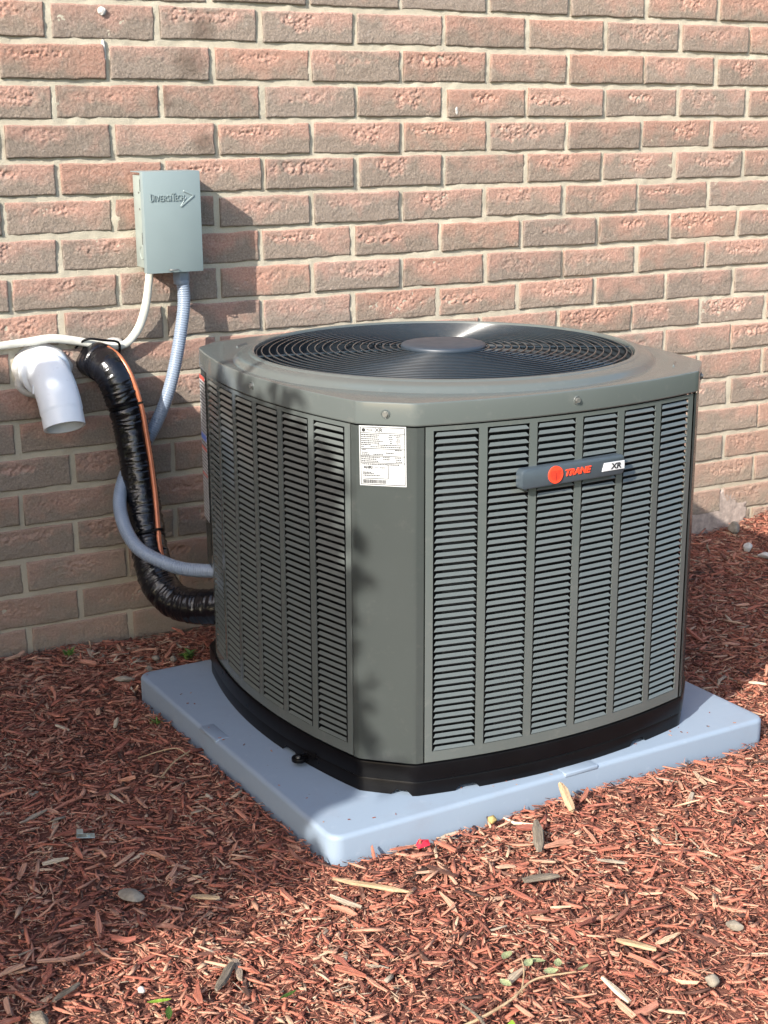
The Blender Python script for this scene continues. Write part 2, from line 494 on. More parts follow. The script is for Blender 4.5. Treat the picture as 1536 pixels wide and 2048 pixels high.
def np_mesh(name, V, Q):
    me = bpy.data.meshes.new(name)
    V = np.asarray(V, np.float32); Q = np.asarray(Q, np.int32); k = Q.shape[1]
    me.vertices.add(len(V)); me.vertices.foreach_set('co', V.ravel())
    me.loops.add(Q.size); me.loops.foreach_set('vertex_index', Q.ravel())
    me.polygons.add(len(Q)); me.polygons.foreach_set('loop_start', np.arange(0, Q.size, k, dtype=np.int32))
    me.update(calc_edges=True); me.validate()
    return me

def bed_h(X, Y):
    h = ground_h(X, Y)
    edge = np.minimum.reduce([sstep(-1.4, -1.0, X), 1 - sstep(2.8, 3.2, X), sstep(-2.1, -1.8, Y)])
    return h * edge - 0.043 * (1 - edge)
V_, Q_ = grid_mesh('mulch_bed', -1.4, 3.2, -2.1, 0.06, 460, 216, bed_h)
me = np_mesh('mulch_bed', V_, Q_); smooth(me)
mulch_bed = link_mesh('mulch_bed', me, M['soil'])
tag(mulch_bed, kind='structure')

# ------------------------------------------------------------------ brick wall
wall = empty('brick_wall', (0, 0, 0))
tag(wall, 'red-brown brick wall with rough textured faces and pale mortar behind the grey unit', 'wall')
BW, BH = 0.2032, 0.0677
XO = {-1: 0.003, 0: -.0007, 1: .0042, 2: .0019, 3: .0056, 4: .0005, 5: .0011, 6: -.0062, 7: .0030, 8: -.0099, 9: -.004, 10: -.007, 11: -.003, 12: -.0035, 13: -.0064, 14: -.0067, 15: -.006, 16: -.0050, 17: -.0064, 18: -.005}
ZC = {-1: 1.241, 0: 1.1729, 1: 1.1028, 2: 1.0341, 3: .9666, 4: .8987, 5: .8312, 6: .7630, 7: .6943, 8: .6278, 9: .5615, 10: .4950, 11: .4285, 12: .3616, 13: .2926, 14: .2268, 15: .1590, 16: .0909, 17: .0270, 18: -.040}

def brick_mesh(i):
    """brick 1 x 1 (length x height) scaled by its object; face roughened over a patch"""
    L, Hh, D = 0.1915, 0.0562, 0.075
    nx, nz = 92, 30
    x = np.linspace(-L / 2, L / 2, nx); z = np.linspace(-Hh / 2, Hh / 2, nz)
    X, Z = np.meshgrid(x, z)
    ex = np.minimum(X + L / 2, L / 2 - X); ez = np.minimum(Z + Hh / 2, Hh / 2 - Z)
    ed = np.minimum(ex, ez)
    Y = 0.0016 * (1 - sstep(0, 0.0018, ed)) ** 2
    s = 100 + i * 17
    cx = rng.uniform(-0.035, 0.035); cz = rng.uniform(0.004, 0.014)
    wx = rng.uniform(0.035, 0.075); wz = rng.uniform(0.008, 0.017)
    e = ((X - cx) / wx) ** 2 + ((Z - cz) / wz) ** 2 + (fbm(X * 90, Z * 90, s) - 0.5) * 3.4
    mask = 1 - sstep(0.2, 1.5, e)
    mask *= rng.uniform(0.45, 1.0)
    if i % 5 == 4: mask *= 0.25
    lump = vnoise(X * 260, Z * 330, s + 3) * 0.6 + vnoise(X * 120, Z * 170, s + 4) * 0.4
    Y = Y + mask * ((lump - 0.60) * -0.0085) + (vnoise(X * 420, Z * 420, s + 5) - 0.5) * 0.0014
    Y = Y + (fbm(X * 35, Z * 60, s + 7) - 0.5) * 0.0022
    # wandering arrises
    wx_ = (fbm(X * 30, Z * 0 + i, s + 11, 2) - 0.5) * 0.003; wz_ = (fbm(X * 26 + 5, Z * 0 + 3 + np.sign(Z), s + 13, 2) - 0.5) * 0.0036
    Xn = X + (fbm(Z * 50, X * 0 + np.sign(X) + 4, s + 17, 2) - 0.5) * 0.004 * sstep(0.02, 0, ex)
    Zn = Z + wz_ * sstep(0.012, 0, ez)
    V = [np.c_[Xn.ravel(), Y.ravel(), Zn.ravel()]]
    idx = np.arange(nx * nz).reshape(nz, nx)
    F = [tuple(int(k) for k in q) for q in np.stack([idx[:-1, :-1], idx[:-1, 1:], idx[1:, 1:], idx[1:, :-1]], -1).reshape(-1, 4)]
    rim = list(idx[0, :]) + list(idx[1:, -1]) + list(idx[-1, -2::-1]) + list(idx[-2:0, 0])
    front = V[0]
    back = front[rim].copy(); back[:, 1] = D
    b0 = nx * nz
    for k in range(len(rim)):
        j = (k + 1) % len(rim)
        F.append((int(rim[j]), int(rim[k]), b0 + k, b0 + j))
    V.append(back)
    V = np.vstack(V)
    me = bpy.data.meshes.new('brick')
    me.from_pydata(V.tolist(), [], F); me.update()
    at = me.attributes.new('rough_mask', 'FLOAT', 'POINT')
    at.data.foreach_set('value', np.r_[mask.ravel(), np.zeros(len(rim))].astype(np.float32))
    smooth(me, 75)
    me.materials.append(M['brick'])
    return me

BM = [brick_mesh(i) for i in range(26)]
bx0, bx1 = -0.50, 2.15
prev = -1
rb = random.Random(5)
for k in range(-1, 19):
    half = 0.0 if k % 2 == 0 else 0.5
    u = -4
    while u < 16:
        jl = rb.uniform(-0.004, 0.004)
        xl = (u + half) * BW + XO[k]; xr = xl + BW
        u += 1
        if xr < bx0 or xl > bx1: continue
        vi = rb.randrange(26)
        while vi == prev: vi = rb.randrange(26)
        prev = vi
        o = bpy.data.objects.new('brick', BM[vi]); COL.objects.link(o); o.parent = wall
        o.location = ((xl + xr) / 2 + jl * 0.5, rb.uniform(-0.0018, 0.0018), ZC[k] + rb.uniform(-0.0013, 0.0013))
        o.scale = ((BW - 0.0112 + rb.uniform(-0.003, 0.003)) / 0.1915, 1, rb.uniform(0.99, 1.05))
        o.rotation_euler = (rb.uniform(-0.012, 0.012), rb.uniform(-0.005, 0.005), rb.uniform(-0.010, 0.010))

# the rest of the wall, out of the picture: plain bricks joined
rest = MB()
for k in range(-23, 19):
    half = 0.0 if k % 2 == 0 else 0.5
    zc = ZC.get(k, 1.241 + (-1 - k) * BH)
    for u in range(-18, 26):
        xl = (u + half) * BW + XO.get(k, 0.0); xr = xl + BW
        if k >= -1 and not (xr < bx0 or xl > bx1): continue
        rest.box(((xl + xr) / 2, 0.036, zc), (0.1905, 0.072, 0.0555))
tag(rest.build('brick', M['brick'], wall), kind='stuff')

def mortar_h(X, Z):
    return 0.0040 + (fbm(X * 45, Z * 45, 71) - 0.5) * 0.0046 + (fbm(X * 160, Z * 160, 77) - 0.5) * 0.0024 + (fbm(X * 6, Z * 6, 73) - 0.5) * 0.0018
nx, nz = 420, 230
X, Z = np.meshgrid(np.linspace(-0.7, 2.3, nx), np.linspace(-0.12, 1.34, nz))
Yv = mortar_h(X, Z)
idx = np.arange(nx * nz).reshape(nz, nx)
Q_ = np.stack([idx[:-1, :-1], idx[:-1, 1:], idx[1:, 1:], idx[1:, :-1]], -1).reshape(-1, 4)
me = np_mesh('mortar', np.c_[X.ravel(), Yv.ravel(), Z.ravel()], Q_); smooth(me)
link_mesh('mortar', me, M['mortar'], wall)
mb = MB()
mb.box((1.0, 0.055, 1.35), (9.0, 0.08, 2.96))
mb.build('backing', M['mortar'], wall)

# grey parging smeared over the lowest courses at the right
def blob_patch(name, mat, x0, x1, z0, z1, seed, thick, parent, n=46):
    X, Z = np.meshgrid(np.linspace(x0, x1, n), np.linspace(z0, z1, n))
    cx, cz = (x0 + x1) / 2, (z0 + z1) / 2
    e = ((X - cx) / ((x1 - x0) / 2)) ** 2 + ((Z - cz) / ((z1 - z0) / 2)) ** 2 + (fbm(X * 40, Z * 40, seed) - 0.5) * 1.3
    Y = np.where(e < 1, -thick * np.clip(1 - e, 0, 1) ** 0.4 - (fbm(X * 130, Z * 130, seed + 2) - 0.5) * thick * 1.2, 0.02)
    idx = np.arange(n * n).reshape(n, n)
    Q = np.stack([idx[:-1, :-1], idx[:-1, 1:], idx[1:, 1:], idx[1:, :-1]], -1).reshape(-1, 4)
    m = np_mesh(name, np.c_[X.ravel(), Y.ravel(), Z.ravel()], Q); smooth(m)
    return link_mesh(name, m, mat, parent)
o = blob_patch('parging', M['parge'], 1.47, 1.70, -0.03, 0.120, 31, 0.0012, wall)
tag(o, 'crumbly grey parging over the lowest bricks')

# ------------------------------------------------------------------ equipment pad
pad = empty('equipment_pad', (PAD_C.x, PAD_C.y, 0.0), YAW)
tag(pad, 'pale blue-grey plastic pad lying on mulch under the grey condenser', 'pad')
me = MB().box((PAD_W / 2, PAD_D / 2, 0.0025), (PAD_W, PAD_D, 0.075)).mesh('slab')
bm = bmesh.new(); bm.from_mesh(me)
ve = [e for e in bm.edges if abs(e.verts[0].co.z - e.verts[1].co.z) > 0.05]
bmesh.ops.bevel(bm, geom=ve, offset=0.022, segments=5, affect='EDGES', profile=0.5)
te = [e for e in bm.edges if all(v.co.z > 0.039 for v in e.verts)]
bmesh.ops.bevel(bm, geom=te, offset=0.0075, segments=4, affect='EDGES', profile=0.5)
bm.to_mesh(me); bm.free(); smooth(me, 40)
link_mesh('slab', me, M['pad'], pad)
def edge_tab(c, s):
    MB().box(c, s).build('edge_tab', M['pad'], pad, sm=30, bevel=(0.0022, 3))
edge_tab((0.435, 0.0115, 0.0370), (0.064, 0.0250, 0.0075))
edge_tab((0.0115, 0.420, 0.0370), (0.0250, 0.064, 0.0075))
MB().box((0.20, 0.125, 0.0402), (0.16, 0.0022, 0.0008)).build('mould_line', M['pad'], pad, sm=30)
MB().box((0.20, 0.145, 0.0402), (0.12, 0.0016, 0.0008)).build('mould_line', M['pad'], pad, sm=30)

# ------------------------------------------------------------------ condenser
UC = Vector((0.4455, -0.6273))
unit = empty('condenser_unit', (UC.x, UC.y, 0.04), YAW)
tag(unit, 'grey louvered air conditioner condenser with round top grille standing on the pale blue pad', 'air conditioner')
Z0 = 0.04                                    # parent sits on the pad
ZB, ZS = 0.0908 - Z0, 0.5972 - Z0            # bottom and top of the panels
HX, HYF, HYB = 0.3194, 0.3222, 0.3520
SAG = 0.0307
LF, LS = 0.489, 0.4946                       # chords of front/back and side panels
# sides: origin (mid chord), direction along, outward
SIDES = {
    'front': (Vector((0, -HYF)), Vector((1, 0)), Vector((0, -1)), LF),
    'right': (Vector((HX, 0)), Vector((0, 1)), Vector((1, 0)), LS),
    'back': (Vector((0, HYB)), Vector((-1, 0)), Vector((0, 1)), LF),
    'left': (Vector((-HX, 0)), Vector((0, -1)), Vector((-1, 0)), LS),
}
def side_pt(side, s, off=0.0):
    o, a, n, L = SIDES[side]
    return o + a * s + n * (SAG * (1 - (2 * s / L) ** 2) + off)
def side_slope(side, s):
    return -8 * SAG * s / SIDES[side][3] ** 2

def chaikin(pts, n=2):
    for _ in range(n):
        q = [pts[0]]
        for a, b in zip(pts[:-1], pts[1:]):
            q += [a * 0.75 + b * 0.25, a * 0.25 + b * 0.75]
        q.append(pts[-1]); pts = q
    return pts

def corner_poly(sa, sb):
    """plan of the corner between the end of side sa and the start of side sb"""
    A = side_pt(sa, SIDES[sa][3] / 2); B = side_pt(sb, -SIDES[sb][3] / 2)
    th = math.atan(4 * SAG / SIDES[sa][3])
    oa, aa, na, _ = SIDES[sa]; ob, ab, nb, _ = SIDES[sb]
    la = lb = 0.014
    if sa == 'front': la = lb = 0.007
    if sa == 'back': lb = 0.058; la = 0.008
    if sb == 'back': la = 0.022; lb = 0.008
    ta = (aa * math.cos(th) - na * math.sin(th)); tb = (-ab * math.cos(th) - nb * math.sin(th))
    return [A, A + ta * la * 0.6, A + ta * la, B + tb * lb, B + tb * lb * 0.6, B]

ORDER = ['front', 'right', 'back', 'left']
def body_outline():
    pts = []
    for i, s in enumerate(ORDER):
        L = SIDES[s][3]
        for k in range(0, 24): pts.append(side_pt(s, -L / 2 + L * k / 24))
        pts += corner_poly(s, ORDER[(i + 1) % 4])[0:1] + chaikin(corner_poly(s, ORDER[(i + 1) % 4])[1:5], 2)
    return pts
OUT = body_outline()

def rad_outline(n=320, off=0.0):
    """outline resampled by angle"""
    P = np.array([(p.x, p.y) for p in OUT]); ang = np.unwrap(np.arctan2(P[:, 1], P[:, 0]))
    th = np.linspace(ang[0], ang[0] + 2 * math.pi, n, endpoint=False)
    Pc = np.vstack([P, P[0]]); angc = np.r_[ang, ang[0] + 2 * math.pi]
    x = np.interp(th, angc, Pc[:, 0]); y = np.interp(th, angc, Pc[:, 1])
    r = np.hypot(x, y) + off
    return th, r

def loop_at(th, r, z, c=(0, 0)):
    return [(c[0] + a * math.cos(t), c[1] + a * math.sin(t), z) for t, a in zip(th, np.broadcast_to(r, th.shape))]

# base pan
th, r0 = rad_outline(320, 0.0)
bp = MB()
prof = [(-0.02, 0.006), (0.0005, 0.0004), (0.0010, 0.020), (0.0000, 0.0225), (0.0030, 0.0245), (0.0038, ZB - 0.004), (0.0030, ZB - 0.0010), (-0.004, ZB - 0.0005), (-0.03, ZB - 0.004)]
Lp = []
for off, z in prof:
    Lp.append(loop_at(th, r0 + off, z))
# notches cut in the skirt's foot: lift the lowest ring over short runs
notch = [(-2.32, -2.27), (-2.10, -2.02), (-1.2, -1.13), (3.35, 3.45), (-0.62, -0.55)]
l1 = []
for (x, y, z), t in zip(Lp[1], th):
    tt = (t + math.pi) % (2 * math.pi) - math.pi
    l1.append((x, y, 0.0085 if any(a < tt < b or a < tt + 2 * math.pi < b for a, b in notch) else z))
Lp[1] = l1
bp.loops(Lp, cap1=True)
base = bp.build('base_pan', M['base'], unit, sm=35)
# lifting ear at the left front
ear = MB()
cpt = side_pt('left', 0.130, 0.006)
ear.cyl((cpt.x - 0.006, cpt.y - 0.006, 0.011), 0.012, 0.006, 20)
ear.build('mounting_ear', M['base'], base, sm=40, bevel=(0.001, 2))
MB().cyl((cpt.x - 0.009, cpt.y - 0.008, 0.0150), 0.0035, 0.002, 12).build('ear_bolt', M['steel'], base, sm=40)

# inner coil seen through the louvers
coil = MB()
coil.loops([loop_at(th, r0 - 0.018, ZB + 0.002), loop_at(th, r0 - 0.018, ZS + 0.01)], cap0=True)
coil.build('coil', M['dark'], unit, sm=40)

# louvered panels
NROW, NCOL = 47, 6
ZP = 0.5926 - Z0                       # panels stop short of the cap: a dark seam
G = 0.0125
ZL0 = 0.1086 - Z0                      # lowest lip
PITCH = (0.5782 - 0.1086) / 46
ZT = ZL0 + 46 * PITCH + 0.0085         # top of the louver field
def lou_mesh(w):
    a = w / 2 - 0.0008; b = a - 0.0042
    vs = [(-b, 0.0021, 0.0056), (b, 0.0021, 0.0056), (a, -0.0005, 0.0009), (-a, -0.0005, 0.0009),
          (a, 0.0001, 0.0), (-a, 0.0001, 0.0), (b, 0.0028, 0.0053), (-b, 0.0028, 0.0053)]
    fs = [(0, 3, 2, 1), (3, 5, 4, 2), (5, 7, 6, 4), (7, 0, 1, 6), (0, 7, 5, 3), (1, 2, 4, 6)]
    m = bpy.data.meshes.new('louver'); m.from_pydata(vs, [], fs); m.update()
    return m

def col_edges(L):
    w = (L - 7 * G) / 6
    return [(-L / 2 + G + i * (w + G), -L / 2 + G + i * (w + G) + w) for i in range(6)], w

def panel(side):
    o, a, n, L = SIDES[side]
    cols, w = col_edges(L)
    bm = bmesh.new()
    sb = [-L / 2 + 0.0014]
    kinds = []
    for i, (c0, c1) in enumerate(cols):
        sb.append(c0); kinds.append('stile')
        for k in range(1, 5):
            sb.append(c0 + (c1 - c0) * k / 4); kinds.append('col')
    sb.append(L / 2 - 0.0014); kinds.append('stile')
    zb = [ZB + 0.0012, ZL0 - 0.0005, ZT, ZP]
    V = [[bm.verts.new((*side_pt(side, s), z)) for z in zb] for s in sb]
    for i, kd in enumerate(kinds):
        for j in range(3):
            if kd == 'col' and j == 1: continue
            bm.faces.new((V[i][j], V[i + 1][j], V[i + 1][j + 1], V[i][j + 1]))
    bmesh.ops.recalc_face_normals(bm, faces=bm.faces)
    f0 = bm.faces[:][0] if hasattr(bm.faces, 'ensure_lookup_table') and not bm.faces.ensure_lookup_table() else None
    if f0.normal.to_2d().dot(n) < 0: bmesh.ops.reverse_faces(bm, faces=bm.faces)
    ret = bmesh.ops.solidify(bm, geom=bm.faces[:], thickness=0.0016)
    me = bpy.data.meshes.new('louver_panel'); bm.to_mesh(me); bm.free()
    smooth(me, 25)
    p = link_mesh('louver_panel', me, M['paint'], unit)
    return p, cols, w

lm_front = None
others = MB()
for side in ORDER:
    p, cols, w = panel(side)
    m = lou_mesh(w)
    if side == 'front': m.materials.append(M['paint'])
    o, a, n, L = SIDES[side]
    for ci, (c0, c1) in enumerate(cols):
        sm_ = (c0 + c1) / 2
        q = (side_pt(side, c0) + side_pt(side, c1)) / 2
        q = q * 0.4 + side_pt(side, sm_) * 0.6
        tng = (side_pt(side, c1) - side_pt(side, c0)); ang = math.atan2(tng.y, tng.x)
        for r in range(NROW):
            z = ZL0 + r * PITCH
            if side == 'front':
                ob = bpy.data.objects.new('louver', m); COL.objects.link(ob); ob.parent = p
                ob.location = (q.x, q.y, z); ob.rotation_euler = (rb.uniform(-0.03, 0.03), 0, ang)
            else:
                mt = Matrix.Translation((q.x, q.y, z)) @ Matrix.Rotation(ang, 4, 'Z')
                others.add([v.co for v in m.vertices], [tuple(pl.vertices) for pl in m.polygons], mt)
    if side != 'front': bpy.data.meshes.remove(m)
tag(others.build('louver', M['paint'], unit), kind='stuff')

# corner posts
for i, s in enumerate(ORDER):
    s2 = ORDER[(i + 1) % 4]
    poly = chaikin(corner_poly(s, s2), 2)
    poly[0] = poly[0] + (poly[1] - poly[0]).normalized() * 0.0014
    poly[-1] = poly[-1] + (poly[-2] - poly[-1]).normalized() * 0.0014
    poly = [q * (1 + 0.0008 / q.length) for q in poly]
    zlo = 0.250 - Z0 if s == 'back' else ZB + 0.0012
    bm = bmesh.new()
    V = [[bm.verts.new((q.x, q.y, z)) for z in (zlo, zlo + 0.004, ZP - 0.003, ZP)] for q in poly]
    for k in range(len(poly) - 1):
        for j in range(3): bm.faces.new((V[k][j], V[k + 1][j], V[k + 1][j + 1], V[k][j + 1]))
    bmesh.ops.solidify(bm, geom=bm.faces[:], thickness=0.003)
    me = bpy.data.meshes.new('corner_post'); bm.to_mesh(me); bm.free(); smooth(me, 32)
    link_mesh('corner_post', me, M['paint'], unit)

# service recess under the short rear left post
poly = corner_poly('back', 'left')
rc = MB()
ins = [q * (1 - 0.035 / q.length) for q in poly]
rc.loops([[(q.x, q.y, ZB) for q in ins], [(q.x, q.y, 0.250 - Z0) for q in ins]], cap1=True)
rc.build('valve_plate', M['paint'], unit, sm=30)

# top cap
th, r0 = rad_outline(400, 0.0)
GC = (0.0, 0.010)
def circ(r): # circle about the grille centre, as loop sampled at th
    return [(GC[0] + r * math.cos(t), GC[1] + r * math.sin(t)) for t in th]
cap = MB()
zc0 = 0.5950 - Z0; zc1 = 0.6275 - Z0
Ls = [loop_at(th, r0 - 0.003, zc0 + 0.001), loop_at(th, r0 + 0.0022, zc0), loop_at(th, r0 + 0.0030, zc0 + 0.0016), loop_at(th, r0 + 0.0032, zc1 - 0.0026),
      loop_at(th, r0 + 0.0028, zc1 - 0.0010), loop_at(th, r0 + 0.0018, zc1 - 0.0002), loop_at(th, r0 + 0.0004, zc1)]
C1 = circ(0.3440)
def mixl(r_off, f, z):
    A = loop_at(th, r0 + r_off, 0)
    return [(a[0] * (1 - f) + c[0] * f, a[1] * (1 - f) + c[1] * f, z) for a, c in zip(A, C1)]
Ls += [mixl(0.0004, 0.35, zc1 + 0.0004), mixl(0.0004, 0.80, zc1 + 0.0006), mixl(0.0004, 1.0, zc1 - 0.0002)]
for rr, zz in ((0.3425, 0.6280), (0.3390, 0.6320), (0.3360, 0.6350), (0.3335, 0.6364), (0.3260, 0.6382), (0.3190, 0.6396), (0.3175, 0.6408), (0.3150, 0.6420), (0.3118, 0.6424), (0.3095, 0.6412), (0.3082, 0.6360), (0.3078, 0.6300)):
    Ls.append([(x, y, zz - Z0) for x, y in circ(rr)])
cap.loops(Ls)
me = cap.mesh('top_cap'); smooth(me, 24)
topcap = link_mesh('top_cap', me, M['paint'], unit)
fs_ = MB().loops([[(x, y, zz - Z0) for x, y in circ(rr)] for rr, zz in ((0.3079, 0.6302), (0.3060, 0.610), (0.2990, 0.560), (0.2960, 0.480))])
fs_.build('fan_shroud', M['blade'], unit, sm=40)
# radial creases pressed into the corners of the cap
for sa, sb in (('front', 'right'), ('back', 'left')):
    cp = corner_poly(sa, sb); mid = (cp[2] + cp[3]) / 2; d = mid.normalized()
    side = Vector((-d.y, d.x))
    q = d * 0.366
    b = MB()
    A = Matrix.Translation((q.x, q.y, zc1 + 0.0012)) @ Matrix.Rotation(math.atan2(side.y, side.x), 4, 'Z')
    b.add([(-0.022, -0.003, -0.002), (0.022, -0.003, -0.002), (0.022, 0.003, -0.002), (-0.022, 0.003, -0.002), (-0.018, 0, 0.0025), (0.018, 0, 0.0025)],
          [(0, 1, 5, 4), (2, 3, 4, 5), (1, 2, 5), (3, 0, 4), (0, 3, 2, 1)], A)
    b.build('pressed_rib', M['paint'], topcap, sm=60)

# screws
def screw(pos, out, parent=unit, r=0.0038):
    """hex washer head in a shallow dimple; out = outward unit vector (xy)"""
    q = Vector((out.x, out.y, 0)).to_track_quat('Z', 'Y').to_matrix().to_4x4()
    m4 = Matrix.Translation(pos) @ q
    w = MB(); n = 24
    w.loops([[(rr * math.cos(2 * math.pi * k / n), rr * math.sin(2 * math.pi * k / n), zz) for k in range(n)] for rr, zz in ((r * 1.75, -0.0004), (r * 1.55, 0.0009), (r * 1.35, 0.0004), (r * 1.15, 0.0002))], cap1=True)
    w.v = [tuple(m4 @ Vector(v)) for v in w.v]
    d = w.build('screw_dimple', M['paint'], parent, sm=50)
    h = MB().cyl((0, 0, 0.0018), r, 0.003, 6, mtx=m4).cyl((0, 0, 0.0009), r * 1.1, 0.0012, 20, mtx=m4)
    h.build('screw', M['steel'], d, sm=30)
def side_normal(side, s):
    o, a, n, L = SIDES[side]
    return (n - a * side_slope(side, s)).normalized()
for side, s in (('front', -0.0085), ('left', 0.003)):
    q = side_pt(side, s, 0.0036); screw(Vector((q.x, q.y, 0.6125 - Z0)), side_normal(side, s))
for sa, sb in (('left', 'front'), ('back', 'left'), ('front', 'right')):
    cp = corner_poly(sa, sb); A, B = cp[2], cp[3]; mid = (A + B) / 2
    nn = Vector(((B - A).y, -(B - A).x)).normalized()
    if nn.dot(mid) < 0: nn = -nn
    q = mid + nn * 0.0038; screw(Vector((q.x, q.y, 0.611 - Z0)), nn)

# fan grille
grille = MB()
gz = 0.6392 - Z0
grille.loops([[(GC[0] + (0.3055 + 0.0016 * math.cos(b)) * math.cos(t), GC[1] + (0.3055 + 0.0016 * math.cos(b)) * math.sin(t), gz - 0.003 + 0.0016 * math.sin(b)) for t in np.linspace(0, 2 * math.pi, 128, endpoint=False)] for b in np.linspace(0, 2 * math.pi, 7)])
gr = grille.build('fan_grille', M['wire'], unit, sm=60)
rings = [0.0745 + i * 0.01235 for i in range(19)]
for rr in rings:
    wb = MB(); zz = gz + 0.0035 * (1 - (rr / 0.3) ** 2)
    wb.loops([[(GC[0] + (rr + 0.00135 * math.cos(b)) * math.cos(t), GC[1] + (rr + 0.00135 * math.cos(b)) * math.sin(t), zz + 0.00135 * math.sin(b)) for t in np.linspace(0, 2 * math.pi, 112, endpoint=False)] for b in np.linspace(0, 2 * math.pi, 7)])
    wb.build('ring_wire', M['wire'], gr, sm=60)
for k, a in enumerate((2.83, 2.18, 1.60, 0.95, 0.28, -0.45, -1.10, -1.95)):
    P = np.array([(GC[0] + q * math.cos(a), GC[1] + q * math.sin(a), gz - 0.0026 + 0.0030 * (1 - (q / 0.3) ** 2)) for q in np.linspace(0.05, 0.313, 8)])
    wb = MB().loops(tube_loops(P, lambda i, t: 0.0021, 8, up=(0, 0, 1)), True, True)
    wb.build('spoke_wire', M['wire'], gr, sm=60)
hb = MB()
n = 64
hb.loops([[(GC[0] + rr * math.cos(2 * math.pi * k / n), GC[1] + rr * math.sin(2 * math.pi * k / n), zz) for k in range(n)] for rr, zz in
          ((0.064, gz - 0.002), (0.0690, gz + 0.0005), (0.0698, gz + 0.0050), (0.0688, gz + 0.0078), (0.066, gz + 0.0092), (0.045, gz + 0.0102), (0.02, gz + 0.0107))], True, True)
hb.build('hub_cap', M['hub'], gr, sm=50)
# fan and motor below the grille
fan = MB().cyl((GC[0], GC[1], gz - 0.045), 0.060, 0.075, 32).build('fan_motor', M['dark'], unit, sm=40)
for k in range(3):
    a0 = k * 2.094 + 0.5; V = []; F = []
    nr, na = 8, 10
    for i in range(nr):
        rr = 0.055 + (0.288 - 0.055) * i / (nr - 1)
        for j in range(na):
            f = j / (na - 1) - 0.5
            ang = a0 + f * (1.15 + 0.35 * i / nr) + 0.35 * (i / nr) ** 2
            V.append((GC[0] + rr * math.cos(ang), GC[1] + rr * math.sin(ang), gz - 0.050 + f * 0.050 * (1 - 0.3 * i / nr)))
    for i in range(nr - 1):
        for j in range(na - 1):
            q = i * na + j; F.append((q, q + 1, q + na + 1, q + na))
    bm = bmesh.new(); vv = [bm.verts.new(v) for v in V]
    for f in F: bm.faces.new([vv[i] for i in f])
    bmesh.ops.solidify(bm, geom=bm.faces[:], thickness=0.002)
    me = bpy.data.meshes.new('fan_blade'); bm.to_mesh(me); bm.free(); smooth(me, 40)
    link_mesh('fan_blade', me, M['blade'], unit)
sh = MB().cyl((GC[0], GC[1], 0.30), 0.294, 0.02, 64).build('fan_floor', M['dark'], unit)

# ---- brand badge on the front panel
badge = empty('brand_badge'); badge.parent = unit
bc = Vector((-0.0150, side_pt('front', -0.015).y, 0.5095 - Z0))
badge.location = bc
badge.rotation_euler = (0, math.radians(-0.6), math.atan(-side_slope('front', -0.015)) * 0.6)
hw, hh = 0.0925, 0.0162
pts = []
for x, y, r_ in ((-hw, -hh + 0.001, 0.008), (hw, -hh + 0.001, 0.007), (hw, hh * 0.86, 0.007), (-hw, hh * 0.86, 0.009)):
    pts.append((x, y, r_))
def round_poly(P, seg=6):
    out = []
    for i, (x, y, r_) in enumerate(P):
        p = Vector((x, y)); a = Vector(P[i - 1][:2]); b = Vector(P[(i + 1) % len(P)][:2])
        da = (a - p).normalized(); db = (b - p).normalized()
        for k in range(seg + 1):
            t = k / seg
            q0 = p + da * r_ * (1 - t); q1 = p + db * r_ * t
            out.append(q0 * (1 - t) + q1 * t)
    return out
rp = round_poly(pts)
def bow(x, z): # gently arched upper edge as on the badge
    return z + (0.0030 * (1 - (x / hw) ** 2) if z > 0 else -0.0012 * (1 - (x / hw) ** 2))
def badge_loop(sc, y): return [(q.x * (1 - sc / hw), y, bow(q.x, q.y) * (1 - sc / hh)) for q in rp]
body = MB().loops([badge_loop(0, 0.004), badge_loop(0, -0.0075), badge_loop(0.0006, -0.0092), badge_loop(0.0020, -0.0102)], True, True)
body.build('badge_body', M['badge'], badge, sm=35)
FY = -0.0105
em = MB().cyl((-0.0340, FY - 0.0004, 0.0006), 0.0128, 0.0022, 40, axis='y')
em_o = em.build('emblem', M['red'], badge, sm=40)
ln = MB()
for i in range(9):
    z = 0.0006 + 0.0055 - i * 0.0015
    half = math.sqrt(max(0, 0.0112 ** 2 - (z - 0.0006) ** 2))
    x0, x1 = (-half, half) if i == 0 else (-half * 0.9, half * (0.85 if i % 2 else 0.7))
    if i > 4: x0, x1 = -half * 0.75, half * 0.72
    ln.box((-0.0340 + (x0 + x1) / 2, FY - 0.00165, z), (x1 - x0, 0.0003, 0.00036))
ln.box((-0.0330, FY - 0.00165, -0.003), (0.0010, 0.0003, 0.012))
ln.build('emblem_line', M['red_dark'], badge)
RX = Matrix.Rotation(math.pi / 2, 4, 'X')
def put_text(name, body_, size, pos, mat, parent, **kw):
    vs, fs = text_mesh(body_, size, **kw)
    m = MB().add(vs, fs, Matrix.Translation(pos) @ RX)
    return m.build(name, mat, parent)
def fit_text(name, body_, x0, x1, z0, h, y, mat, parent, mtx=None, **kw):
    vs, fs = text_mesh(body_, 1.0, **kw)
    a = np.array(vs); mn = a.min(0); mx = a.max(0)
    sx = (x1 - x0) / (mx[0] - mn[0]); sz = h / (mx[1] - mn[1])
    vs = [(x0 + (v[0] - mn[0]) * sx, y - v[2] * 0.02, z0 + (v[1] - mn[1]) * sz) for v in vs]
    m = MB().add(vs, fs, mtx)
    return m.build(name, mat, parent)
fit_text('badge_lettering', 'TRANE', -0.0160, 0.0300, -0.0040, 0.0098, FY - 0.0006, M['red'], badge, shear=0.28, offset=0.035, extrude=0.03)
xr = MB()
xp = [(0.0500, -0.0068), (0.0915, -0.0068), (0.0915, 0.0058), (0.0540, 0.0058)]
